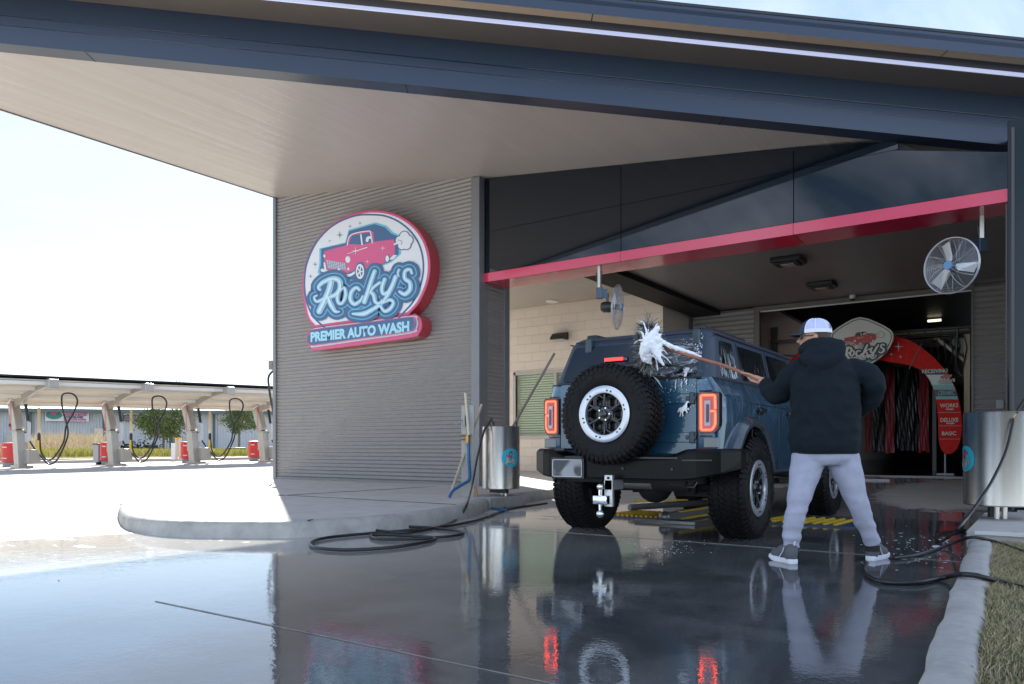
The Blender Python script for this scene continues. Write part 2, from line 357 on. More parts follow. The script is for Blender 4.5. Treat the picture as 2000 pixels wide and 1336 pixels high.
def blades(name,n,area,h,wd,mats,seed,zf,lean=.6):
    rnd=random.Random(seed); mb=MB(); bm=mb.bm
    for _ in range(n):
        x,y=area(rnd)
        z=zf(x,y); hh=h*rnd.uniform(.4,1.15); a=rnd.uniform(0,2*PI); l=rnd.uniform(0,lean)*hh; ww=wd*rnd.uniform(.6,1.3); b=rnd.uniform(0,PI)
        dx,dy=math.cos(b)*ww,math.sin(b)*ww
        v=[bm.verts.new((x-dx,y-dy,z)),bm.verts.new((x+dx,y+dy,z)),bm.verts.new((x+math.cos(a)*l*.4+dx*.7,y+math.sin(a)*l*.4+dy*.7,z+hh*.6)),bm.verts.new((x+math.cos(a)*l,y+math.sin(a)*l,z+hh)),bm.verts.new((x+math.cos(a)*l*.4-dx*.7,y+math.sin(a)*l*.4-dy*.7,z+hh*.6))]
        f=bm.faces.new(v); f.material_index=rnd.choices(range(len(mats)),[1/(k+1) for k in range(len(mats))])[0]
    o=mb.build(name,mats,fix=False); o['kind']='stuff'; return o
g1=M('grass_straw',(.50,.41,.26),.8,var=.3,vs=6); g2=M('grass_dull',(.28,.25,.13),.8,var=.3,vs=6); g3=M('grass_green',(.12,.16,.05),.8,var=.3,vs=6)
o=blades('dormant_grass',60000,lambda r:(lambda Y:(-.075-.04*Y+abs(r.gauss(0,1))*.75,Y))(r.uniform(1.4,7.2)),.038,.0022,[g1,g2,g3],3,lambda x,y:.055,1.2)
tag(o,'short half dormant straw and green lawn beside the right kerb','grass')
# ------------------------------------------------------------------ the car wash building
B=thing('car_wash_building',(-7,11,0),'grey corrugated and glossy black car wash building with a slanted drive-through canopy','building')
def zs(X): return 6.1-.12*(X+13.5)
corr=M('corrugated_steel',(.26,.245,.235),.42,metal=.25,var=.06,vs=2.5,bump=.08,bs=6,stretch=(1,1,3))
trim=M('trim_steel',(.20,.20,.21),.38,metal=.3,var=.05,vs=3)
sof=bpy.data.materials.new('soffit_panel'); sof.use_nodes=True
def soffit_nodes(m,col):
    nt=m.node_tree;b=nt.nodes['Principled BSDF'];L=nt.links;b.inputs['Roughness'].default_value=.36;b.inputs['Base Color'].default_value=(*col,1)
    g=nt.nodes.new('ShaderNodeNewGeometry');wv=nt.nodes.new('ShaderNodeTexWave');wv.wave_type='BANDS';wv.bands_direction='X';wv.wave_profile='SAW';wv.inputs['Scale'].default_value=1.05;wv.inputs['Distortion'].default_value=0
    L.new(g.outputs['Position'],wv.inputs['Vector'])
    cr=nt.nodes.new('ShaderNodeValToRGB');cr.color_ramp.elements[0].position=.0;cr.color_ramp.elements[0].color=(0,0,0,1);cr.color_ramp.elements[1].position=.05;cr.color_ramp.elements[1].color=(1,1,1,1)
    L.new(wv.outputs['Fac'],cr.inputs[0])
    n=nt.nodes.new('ShaderNodeTexNoise');n.inputs['Scale'].default_value=.8;n.inputs['Detail'].default_value=2;mp=nt.nodes.new('ShaderNodeMapping');mp.inputs['Scale'].default_value=(3,.35,1);L.new(g.outputs['Position'],mp.inputs[0]);L.new(mp.outputs[0],n.inputs['Vector'])
    b1=nt.nodes.new('ShaderNodeBump');b1.inputs['Strength'].default_value=.6;b1.inputs['Distance'].default_value=.006;L.new(cr.outputs[0],b1.inputs['Height'])
    b2=nt.nodes.new('ShaderNodeBump');b2.inputs['Strength'].default_value=.8;b2.inputs['Distance'].default_value=.03;L.new(n.outputs['Fac'],b2.inputs['Height']);L.new(b1.outputs[0],b2.inputs['Normal']);L.new(b2.outputs[0],b.inputs['Normal'])
soffit_nodes(sof,(.46,.415,.39))
slate=M('slate_metal',(.035,.052,.085),.28,metal=.2)
brown=M('bronze_underside',(.16,.135,.115),.5,var=.08,vs=2)
tanl=M('tan_edge',(.55,.42,.30),.5)
blackp=M('black_gloss_panel',(.004,.008,.014),.035,spec=.5,bump=.02,bs=.8,dist=.01)
redp=M('red_gloss_trim',(.60,.022,.075),.16,spec=.6,coat=.5)
dark=M('dark_void',(.006,.006,.007),.7)
tanw=None
def block_mat(name,c1,rough=.75):
    m=bpy.data.materials.new(name);m.use_nodes=True;nt=m.node_tree;b=nt.nodes['Principled BSDF'];L=nt.links;b.inputs['Roughness'].default_value=rough
    g=nt.nodes.new('ShaderNodeNewGeometry');sp=nt.nodes.new('ShaderNodeSeparateXYZ');L.new(g.outputs['Position'],sp.inputs[0])
    ad=nt.nodes.new('ShaderNodeMath');ad.operation='ADD';L.new(sp.outputs['X'],ad.inputs[0]);L.new(sp.outputs['Y'],ad.inputs[1])
    cb=nt.nodes.new('ShaderNodeCombineXYZ');L.new(ad.outputs[0],cb.inputs[0]);L.new(sp.outputs['Z'],cb.inputs[1])
    br=nt.nodes.new('ShaderNodeTexBrick');br.inputs['Scale'].default_value=1;br.inputs['Brick Width'].default_value=.406;br.inputs['Row Height'].default_value=.2032;br.inputs['Mortar Size'].default_value=.006;br.inputs['Mortar Smooth'].default_value=.3;br.offset=.5
    br.inputs['Color1'].default_value=(*c1,1);br.inputs['Color2'].default_value=(*[c*.95 for c in c1],1);br.inputs['Mortar'].default_value=(*[c*.90 for c in c1],1)
    L.new(cb.outputs[0],br.inputs['Vector']);L.new(br.outputs['Color'],b.inputs['Base Color'])
    bp=nt.nodes.new('ShaderNodeBump');bp.invert=True;bp.inputs['Strength'].default_value=.7;bp.inputs['Distance'].default_value=.008;L.new(br.outputs['Fac'],bp.inputs['Height'])
    n=nt.nodes.new('ShaderNodeTexNoise');n.inputs['Scale'].default_value=70;L.new(g.outputs['Position'],n.inputs['Vector']);b2=nt.nodes.new('ShaderNodeBump');b2.inputs['Strength'].default_value=.3;b2.inputs['Distance'].default_value=.003;L.new(n.outputs['Fac'],b2.inputs['Height']);L.new(bp.outputs[0],b2.inputs['Normal']);L.new(b2.outputs[0],b.inputs['Normal'])
    return m
tanw=block_mat('tan_block',(.80,.69,.58))
def corrug(p0,ux,W,z0,z1f,n_out,per=.072,amp=.011):
    """horizontal corrugated sheet; z1f(u) = top height"""
    mb=MB(); ux=Vector(ux);no=Vector(n_out); za,zb=z1f(0),z1f(W); zt=max(za,zb); nz=int((zt-z0)/per*8); rows=[]
    for j in range(nz+1):
        z=z0+(zt-z0)*j/nz; d=amp*math.sin(2*PI*(z-z0)/per)
        rows.append((mb.bm.verts.new(Vector(p0)+no*d+Vector((0,0,z))),mb.bm.verts.new(Vector(p0)+ux*W+no*d+Vector((0,0,z)))))
    for a,b in zip(rows,rows[1:]): mb.bm.faces.new((a[0],a[1],b[1],b[0]))
    return mb
# front wall
mb=corrug((-13.44,10.5,0),(1,0,0),5.26,.145,lambda u:zs(-13.5+u)+.05,(0,-1,0)); mb.build('corrugated_wall',corr,B,smooth=60)
mb=MB()
for i in range(16):
    for k in range(27):
        x=-13.2+i*.62; z=.3+k*.216
        if x<-8.25: mb.ell((x,10.487,z),(.008,.006,.008),6)
tag(mb.build('wall_screws',trim,B),kind='stuff')
mb=MB(); mb.b2((-13.53,10.46,.14),(-13.44,10.56,zs(-13.5)+.02),.004); mb.b2((-8.18,10.45,.14),(-8.0,10.6,zs(-8.1)+.02),.004); mb.b2((-13.44,10.475,.14),(-8.18,10.53,.20))
mb.b2((-8.03,10.6,.14),(-7.995,10.68,3.7)); mb.b2((-8.06,11.2,.14),(-7.99,11.34,3.7))
mb.build('corner_trim',trim,B)
mb=MB(); mb.b2((-13.5,10.53,.1),(-13.3,11.2,6.0)); mb.b2((-13.3,11.1,.1),(-8.1,11.25,5.4)); mb.build('wall_back',trim,B)
mb=corrug((-8.02,10.66,0),(0,1,0),.56,.15,lambda u:3.75,(1,0,0)); mb.build('return_wall',corr,B,smooth=60)
# soffit + roof deck
dg0=Vector((-5.39,7.69,0)); dd=Vector((.815,.5795,0)).normalized(); dn=Vector((dd.y,-dd.x,0))
def DG(s,q,z): return dg0+dd*s+dn*q+Vector((0,0,5.13+z-.12*dd.x*s))
s0=(-13.5-dg0.x)/dd.x; s1=7.6
mb=MB()
poly=[DG(s0,-.24,0),DG(s1,-.24,0)]
a=poly[0];b=poly[1]
P=[(a.x,a.y),(b.x,b.y),(b.x,16.3),(-13.5,16.3)]
mb.face([(x,y,zs(x)+.035) for x,y in P]); mb.build('soffit',sof,B)
P2=[(DG(s0,.79,0).x,DG(s0,.79,0).y),(DG(s1,.79,0).x,DG(s1,.79,0).y),(b.x+4,30),(-13.5,30)]
mb=MB(); mb.prism([(x,y,zs(x)+.80) for x,y in P2],(0,0,.05)); mb.build('roof_deck',slate,B)
mb=MB(); mb.b2((-13.52,a.y-.2,6.125),(-13.5,16.3,6.95)); mb.build('roof_edge',slate,B)
def prof(name,pts,mat,close=False):
    mb=MB(); pp=pts
    for (q0,z0),(q1,z1) in zip(pp,pp[1:]): mb.face([DG(s0,q0,z0),DG(s1,q0,z0),DG(s1,q1,z1),DG(s0,q1,z1)])
    return mb.build(name,mat,B,fix=False)
prof('canopy_beam',[(-.24,.05),(-.24,0),(0,0),(0,.222)],slate)
prof('canopy_beam',[(0,.227),(-.01,.230),(-.01,.337),(0,.342)],slate)
prof('canopy_beam',[(0,.347),(-.012,.35),(-.012,.62)],slate)
prof('upper_soffit',[(-.02,.615),(.425,.612),(.425,.62)],brown)
prof('upper_soffit',[(.44,.665),(.64,.665),(.64,.645)],M('dark_recess',(.05,.045,.042),.6))
prof('eave_lip',[(.642,.642),(.788,.64)],tanl)
prof('roof_fascia',[(.79,.636),(.79,.83)],slate)
prof('roof_fascia',[(.80,.832),(.80,.862),(.6,.865)],M('drip_edge',(.02,.022,.028),.4))
prof('light_strip',[(.428,.618),(.437,.622),(.437,.664)],M('led_strip',(.6,.64,.8),.3,emit=(.62,.68,1.0),es=.19))  # faint blue glow stands in for skylight on the unlit diffuser
for s in (-7.2,-3.1,.9,4.9):
    mb=MB(); mb.face([DG(s,.641,.6415),DG(s+.012,.641,.6415),DG(s+.012,.789,.6375),DG(s,.789,.6375)]); mb.build('panel_seam',JO,B)
for s in (-5.2,-1.3,2.6):
    mb=MB(); mb.face([DG(s,-.24,-.003),DG(s+.012,-.24,-.003),DG(s+.012,0,-.003),DG(s,0,-.003)]); mb.build('panel_seam',JO,B)
# black panel band and red trim over the bay entry
Yf=10.6; zb=3.68
def ztop(X):
    if X<-1.6: return zs(X)+.03
    if X<-1.0: return zs(-1.6)+(4.30-zs(-1.6))*(X+1.6)/.6+.0
    return 4.30-.05*(X+1.0)/.7
cols=[-7.98,onY(1213,430,Yf).x,onY(1550,400,Yf).x,-.31]; ym=onY(1215,400,Yf).z
red0=onY(1213,497,Yf).z+0.015
zr1=zb+.14
mb=MB()
for x0,x1 in zip(cols,cols[1:]):
    x0+=.006;x1-=.006; xi=[x0]+[x for x in (-1.6,-1.0) if x0<x<x1]+[x1]
    mb.prism([(x0,Yf,zr1+.012),(x1,Yf,zr1+.012),(x1,Yf,min(ym,ztop(x1)-.02)-.003)]+[(x,Yf,ym-.003) for x in (-1.6,) if x0<x<x1 and ztop(x)>ym]+[(x0,Yf,ym-.003)],(0,.04,0))
    if ztop(x0)>ym+.05:
        xe=x1
        if ztop(x1)<ym+.01: xe=-1.55
        mb.prism([(x0,Yf,ym+.003),(xe,Yf,ym+.003),(xe,Yf,max(ztop(xe),ym+.01)),(x0,Yf,ztop(x0))],(0,.04,0))
mb.build('fascia_panel',blackp,B)
mb=MB(); mb.prism([(-7.99,Yf+.042,zb+.01),(-.31,Yf+.042,zb+.01),(-.31,Yf+.042,4.2),(-1.0,Yf+.042,4.24),(-1.6,Yf+.042,zs(-1.6)),(-7.99,Yf+.042,zs(-7.99))],(0,.5,0)); mb.build('fascia_core',dark,B)
mb=MB(); mb.b2((-8.15,10.75,3.75),(-7.8,11.25,5.9)); mb.b2((-13.4,10.9,5.2),(-8.2,11.0,6.1)); mb.build('wall_core',trim,B)
mb=MB()
xr=[-8.02,cols[1],cols[2],-.31]
for x0,x1 in zip(xr,xr[1:]): mb.b2((x0+.003,Yf-.02,zb-.012),(x1-.003,Yf+.6,zb)); mb.b2((x0+.003,Yf-.024,zb-.012),(x1-.003,Yf-.002,zr1))
mb.build('red_trim',redp,B)
# right column
colm=M('column_gloss_blue',(.008,.016,.024),.15,spec=.3)
mb=MB(); mb.b2((-.40,10.55,.1),(.55,11.25,4.6),.02); mb.build('column',colm,B)
mb=MB(); mb.b2((-.42,10.62,.1),(-.40,11.2,3.68)); mb.b2((-.36,10.53,.1),(-.33,10.55,4.5)); mb.build('column_trim',M('bronze_trim',(.06,.05,.045),.4),B)
# beam, ceilings
ceilm=M('bay_ceiling',(.17,.155,.15),.40,var=.12,vs=1.2,stretch=(3,.3,1),bump=.1,bs=2)
mb=MB(); mb.b2((-6.47,11.2,3.705),(-5.87,16.3,4.3)); mb.build('beam',M('bronze_beam',(.012,.010,.010),.6,spec=.2),B)
mb=MB(); mb.b2((-6.62,12.6,3.78),(-6.475,15.02,3.95)); mb.build('beam_trim',M('grey_trim',(.25,.22,.19),.5),B)
mb=MB(); mb.b2((-5.868,11.2,3.80),(-.40,16.25,3.86)); mb.build('bay_ceiling',ceilm,B)
tanc=bpy.data.materials.new('porch_soffit'); tanc.use_nodes=True; soffit_nodes(tanc,(.38,.34,.30))
mb=MB(); mb.b2((-11.2,11.2,4.10),(-6.47,15.1,4.16)); mb.build('porch_ceiling',tanc,B)
# tan block walls of the office
mb=MB()
wz=gz(-9,15)
wx0,wx1=onY(1008,733,15).x,-7.25; wz0,wz1=1.10,2.53
mb.b2((-11.45,15,.1),(wx0,15.2,4.2)); mb.b2((wx0,15,.1),(wx1,15.2,wz0)); mb.b2((wx0,15,wz1),(wx1,15.2,4.2)); mb.b2((wx1,15,.1),(-6.64,15.2,4.2))
mb.b2((-6.84,15.2,.1),(-6.64,22,4.2)); mb.build('block_wall',tanw,B)
fr=MB(); 
fm=M('window_frame',(.50,.47,.43),.5)
W=MB()
for a,b in (((wx0-.05,wz0-.07),(wx1+.05,wz0)),((wx0-.05,wz1),(wx1+.05,wz1+.07)),((wx0-.07,wz0-.07),(wx0,wz1+.07)),((wx1,wz0-.07),(wx1+.07,wz1+.07))): W.b2((a[0],14.97,a[1]),(b[0],15.05,b[1]))
xm=onY(1082,740,15).x; W.b2((xm,14.98,wz0),(xm+.08,15.05,wz1))
wf=W.build('window',fm,B)
mb=MB()
for k in range(25):
    z=wz0+.03+k*.057
    mb.box(((wx0+wx1)/2,15.1,z),(wx1-wx0,.006,.046),mat=Matrix.Rotation(.5,3,'X'))
mb.build('blinds',M('blind_green',(.62,.68,.50),.6),wf)
mb=MB(); mb.b2((wx0,15.03,wz0),(wx1,15.036,wz1)); 
gm=M('window_glass',(.9,.95,.93),.02,trans=1.0,ior=1.45); mb.build('pane',gm,wf)
mb=MB(); mb.b2((wx0,15.15,wz0),(wx1,15.19,wz1)); mb.build('backing',M('window_back',(.12,.13,.10),.8),wf)
# porch round light and wall lamp
t=thing('wall_lamp',(onY(1092,656,14.9).x,14.95,3.3),'dark wedge shaped lamp on the tan block wall above the window','wall lamp')
c=onY(1092,656,14.88); mb=MB(); mb.prism([(c.x-.30,15.0,c.z-.08),(c.x-.30,14.80,c.z-.08),(c.x-.28,14.80,c.z-.03),(c.x-.15,14.86,c.z+.07),(c.x-.06,15.0,c.z+.09)][:0] or [(c.x-.17,14.99,c.z-.09),(c.x-.17,14.74,c.z-.09),(c.x-.17,14.74,c.z-.05),(c.x-.17,14.84,c.z+.05),(c.x-.17,14.99,c.z+.09)],(.36,0,0)); mb.build('housing',M('lamp_black',(.02,.02,.02),.4),t,bevel=.015)
mb=MB(); mb.b2((c.x-.14,14.77,c.z-.1),(c.x+.15,14.95,c.z-.088)); mb.build('lens',M('lens_grey',(.5,.5,.48),.3),t)
c=onZ(1093,592,4.1); mb=MB(); mb.lathe([(0,-.03),(.12,-.03),(.14,-.015),(.14,0)],(c.x,min(c.y,14.6),4.1),n=24); tag(mb.build('downlight',M('white_light',(.75,.72,.66),.4),smooth=30),'round white downlight in the tan porch ceiling','ceiling light')
# back wall of the bay, opening to the tunnel
Yb=16.3; xo0,xo1=-5.02,-1.17
mb=corrug((-6.5,Yb,0),(1,0,0),6.5-5.13,.2,lambda u:3.78,(0,-1,0),per=.1,amp=.014); mb.build('bay_wall',corr,B,smooth=60)
mb=corrug((-1.13,Yb,0),(1,0,0),.72,.2,lambda u:3.78,(0,-1,0),per=.1,amp=.014); mb.build('bay_wall',corr,B,smooth=60)
mb=MB(); mb.b2((-5.14,Yb-.03,.2),(xo0,Yb+.1,3.7)); mb.b2((xo1,Yb-.03,.2),(-1.13,Yb+.1,3.7)); mb.b2((-5.14,Yb-.03,3.7),(-1.13,Yb+.1,3.79)); mb.b2((-.41,16.1,.2),(-.35,16.35,3.8)); mb.build('opening_frame',M('frame_bronze',(.13,.115,.10),.45),B)
mb=MB(); mb.b2((xo0+.03,Yb-.05,3.665),(xo1,Yb-.032,3.69)); mb.build('door_track',M('track_steel',(.55,.52,.48),.3,metal=.8),B)
mb=MB(); mb.b2((-.40,11.25,.15),(-.34,16.1,3.8)); mb.build('bay_side_wall',M('side_wall_dark',(.05,.045,.045),.45),B)
# tunnel shell
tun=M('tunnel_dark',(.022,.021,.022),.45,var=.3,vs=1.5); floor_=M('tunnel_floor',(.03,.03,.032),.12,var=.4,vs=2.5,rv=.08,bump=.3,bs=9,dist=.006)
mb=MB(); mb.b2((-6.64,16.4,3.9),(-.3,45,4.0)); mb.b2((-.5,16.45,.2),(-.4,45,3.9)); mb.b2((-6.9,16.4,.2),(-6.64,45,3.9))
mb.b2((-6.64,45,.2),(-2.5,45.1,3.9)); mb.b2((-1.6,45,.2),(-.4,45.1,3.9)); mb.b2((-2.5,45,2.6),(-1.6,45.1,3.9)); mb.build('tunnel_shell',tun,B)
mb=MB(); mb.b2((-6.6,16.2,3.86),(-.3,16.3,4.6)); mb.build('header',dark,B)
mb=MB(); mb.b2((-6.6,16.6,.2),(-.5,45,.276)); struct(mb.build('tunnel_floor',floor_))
mb=MB(); mb.b2((-4.9,Yb+.0,.262),(-1.2,Yb+.22,.278)); mb.b2((-3.6,15.2,gz(-3,15.2)),(-2.35,15.35,gz(-3,15.2)+.03)); mb.build('threshold',M('threshold_steel',(.30,.30,.32),.4),B)
# inside office gable seen through the opening (pinkish wall and sloping rail)
mb=MB(); 
pa=[onX(1490,612,-5.6),onX(1520,606,-5.6),onX(1660,680,-5.6),onX(1660,800,-5.6),onX(1490,800,-5.6)]
gY=17.7
pa=[onY(x,y,gY) for x,y in ((1470,600),(1522,606),(1668,690),(1668,830),(1470,830))]
mb.prism(pa,(0,.1,0)); mb.build('inner_wall',M('inner_pink_wall',(.42,.30,.25),.7,emit=None),B)
mb=MB(); mb.bar(onY(1505,668,gY-.3),onY(1600,662,gY-.3),.06); mb.bar(onY(1522,606,gY-.1),onY(1668,690,gY-.1),.05,.05)
for yy in (700,716,730): mb.bar(onY(1500,yy-8,gY-.2),onY(1640,yy,gY-.2),.03)
mb.bar(onY(1512,640,gY-.2),onY(1512,700,gY-.2),.12,.1); mb.bar(onY(1576,668,gY-.25),onY(1576,705,gY-.25),.09,.08); mb.build('inner_pipes',M('pipe_dark',(.05,.045,.04),.4),B)
# tunnel ceiling lamp far inside
mb=MB(); c=onZ(1825,624,3.85); mb.b2((c.x-.14,c.y-.04,3.8),(c.x+.14,c.y+.04,3.85)); tag(mb.build('tunnel_lamp',M('tube_lit',(.8,.8,.7),.4,emit=(1,.9,.65),es=.5)),'small lit tube lamp on the dark tunnel ceiling','ceiling light')
# ceiling lights in bay
def clight(px,py,lab):
    c=onZ(px,py,3.8); t=thing('ceiling_light',(c.x,c.y,3.65),lab,'ceiling light','square lights on the bay ceiling')
    mb=MB(); z=3.8; mb.box((c.x,c.y,z-.04),(.46,.46,.08)); mb.build('housing',M('fixture_black',(.015,.015,.016),.35),t,bevel=.02)
    mb=MB(); mb.box((c.x,c.y,z-.09),(.34,.34,.03)); mb.build('shroud',M('fixture_black',(.015,.015,.016),.35),t,bevel=.01)
    mb=MB(); mb.box((c.x,c.y,z-.108),(.2,.2,.008)); mb.build('lens',M('lens_grey2',(.32,.30,.29),.25),t)
clight(1540,505,'black square ceiling light nearer the red trim'); clight(1605,553,'black square ceiling light nearer the tunnel mouth')
c=onZ(1667,578,3.8); t=thing('security_camera',(c.x,c.y,3.6),'white dome security camera on the bay ceiling over the tunnel opening','security camera')
mb=MB(); mb.lathe([(.055,0),(.055,-.06),(.05,-.07)],(c.x,c.y-.1,3.8),n=20); mb.build('housing',M('cam_white',(.7,.68,.64),.4),t,smooth=40)
mb=MB(); mb.lathe([(.048,-.06),(.042,-.09),(.025,-.112),(0,-.118)],(c.x,c.y-.1,3.8),n=20); mb.build('dome',M('fixture_black',(0,0,0)),t,smooth=60)
c=onY(1953,790,16.26); mb=MB(); mb.box((c.x,16.27,c.z),(.12,.05,.16)); tag(mb.build('switch_box',M('switch_grey',(.30,.32,.36),.4),bevel=.008),'small grey switch box on the corrugated bay wall','switch')

# pipework and spray bars high in the tunnel
t=thing('spray_rig',(-3.6,18.6,3.0),'dark pipework and spray bars high in the tunnel behind the shield sign','spray rig')
mb=MB(); r=random.Random(4)
for k in range(7):
    y=18.3+k*.45; z=3.35-.05*(k%3); mb.tube([(-6.4,y,z),(-1.3,y,z-.05)],.03,8); mb.tube([(-1.55-.1*k%.4,y,z),(-1.6,y,2.4)],.02,6)
for k in range(16): x=-6.2+k*.31; mb.tube([(x,18.4,3.3),(x,18.4,3.12),(x+.03,18.36,3.08)],.012,5)
for k in range(8): x=-2.4+k*.13; mb.tube([(x,18.9,3.2),(x+.05,18.9,2.7+r.random()*.3),(x-.02,18.8,2.5)],.014,5)
mb.build('pipes',M('rig_steel',(.10,.10,.105),.35,metal=.6),t,smooth=50)
# ------------------------------------------------------------------ flat sign art in its own plane units
class Art:
    def __init__(s,mp): s.mp=mp; s.mbs={}; s.k=0
    def mb(s,key):
        if key not in s.mbs: s.mbs[key]=MB()
        return s.mbs[key]
    def poly(s,key,pts,layer):
        s.k+=1; mb=s.mb(key); f=mb.face([s.mp(u,v,layer+s.k*.01) for u,v in pts]); 
        if f: f.normal_update(); bmesh.ops.triangulate(mb.bm,faces=[f])
    def rib(s,key,pts,w,layer,k=5,closed=False,smooth=True):
        s.k+=1; P=[(p.x,p.y) for p in smoothpts([(u,v,0) for u,v in pts],k,closed)] if smooth else list(pts)
        ws=w if isinstance(w,(list,tuple)) else [w,w]; n=len(P); mb=s.mb(key); L=[];l=layer+s.k*.01
        row=[]
        for i,p in enumerate(P):
            a=Vector(P[i-1] if (i>0 or closed) else P[0]);b=Vector(P[(i+1)%n] if (i<n-1 or closed) else P[-1]);t=(b-a)
            t=t.normalized() if t.length>1e-9 else Vector((1,0)); nn=Vector((-t.y,t.x)); f=i/max(1,n-1)*(len(ws)-1); j=min(int(f),len(ws)-2); h=(ws[j]+(ws[j+1]-ws[j])*(f-j))/2
            row.append((mb.bm.verts.new(s.mp(p[0]+nn.x*h,p[1]+nn.y*h,l)),mb.bm.verts.new(s.mp(p[0]-nn.x*h,p[1]-nn.y*h,l))))
        for i in range(n if closed else n-1):
            a,b=row[i],row[(i+1)%n]
            try: mb.bm.faces.new((a[0],a[1],b[1],b[0]))
            except ValueError: pass
        if not closed:
            for c,h in ((P[0],ws[0]/2),(P[-1],ws[-1]/2)): s.disc(key,c,h,l-layer-s.k*.01,layer)
    def disc(s,key,c,r,dl,layer,n=14,ry=None):
        ry=ry or r; s.k+=1; mb=s.mb(key); mb.face([s.mp(c[0]+r*math.cos(2*PI*i/n),c[1]+ry*math.sin(2*PI*i/n),layer+dl+s.k*.01) for i in range(n)])
    def star(s,key,c,r,layer):
        s.k+=1; pts=[]
        for i in range(8):
            a=i*PI/4; q=r if i%2==0 else r*.14; pts.append((c[0]+q*math.cos(a),c[1]+q*math.sin(a)))
        s.poly(key,pts,layer)
    def done(s,mats,parent,names):
        return [mb.build(names.get(k,k),mats[k],parent,fix=False) for k,mb in s.mbs.items()]
LET=[([(250,800),(228,815),(250,848),(320,820),(395,795),(432,745),(425,685),(375,668),(300,695),(262,735),(275,755)],[14,22,26,30,36,42,44,40,36,30,22]),
 ([(362,690),(345,760),(310,840),(268,925)],[48,50,50,48]),([(338,822),(365,880),(395,925),(428,928)],[40,42,30,10]),
 ([(455,742),(425,765),(412,820),(425,862),(455,855),(478,800),(470,745),(452,738)],[26,30,34,30,28,32,28,22]),
 ([(585,755),(560,738),(525,770),(515,830),(545,868),(590,845),(612,805)],[26,28,34,36,34,26,16]),
 ([(706,610),(675,700),(650,780),(625,850)],[34,38,38,40]),([(745,700),(700,735),(668,775)],[26,24,22]),([(675,772),(700,800),(712,850),(745,862),(765,835)],[30,34,32,26,14]),
 ([(785,675),(765,740),(775,785),(815,770),(850,700)],[34,36,34,28,26]),([(872,655),(840,740),(805,805),(762,862)],[38,38,34,26]),
 ([(762,862),(790,850),(830,835),(855,860),(830,905),(790,925),(765,905),(745,880),(700,905),(620,945),(530,945)],[20,22,28,30,32,30,24,30,34,40,16]),
 ([(898,600),(890,625),(900,652)],[24,22,8]),
 ([(1000,625),(985,595),(948,610),(945,665),(985,700),(985,755),(945,790),(902,770)],[22,28,32,34,36,38,36,22])]
def rockys(art,fill,halo,ring,layer,hw=70):
    for c,w_ in LET: art.rib(ring,c,[x+hw+26 for x in w_],layer+.2)
    for c,w_ in LET: art.rib(halo,c,[x+hw+4 for x in w_],layer+.6)
    if hw>60:
        for c,w_ in LET: art.rib('cyan',c,[x+hw-24 for x in w_],layer+1.0)
        for c,w_ in LET: art.rib(halo,c,[x+hw-38 for x in w_],layer+1.4)
    for c,w_ in LET: art.rib(fill,c,w_,layer+2.0)
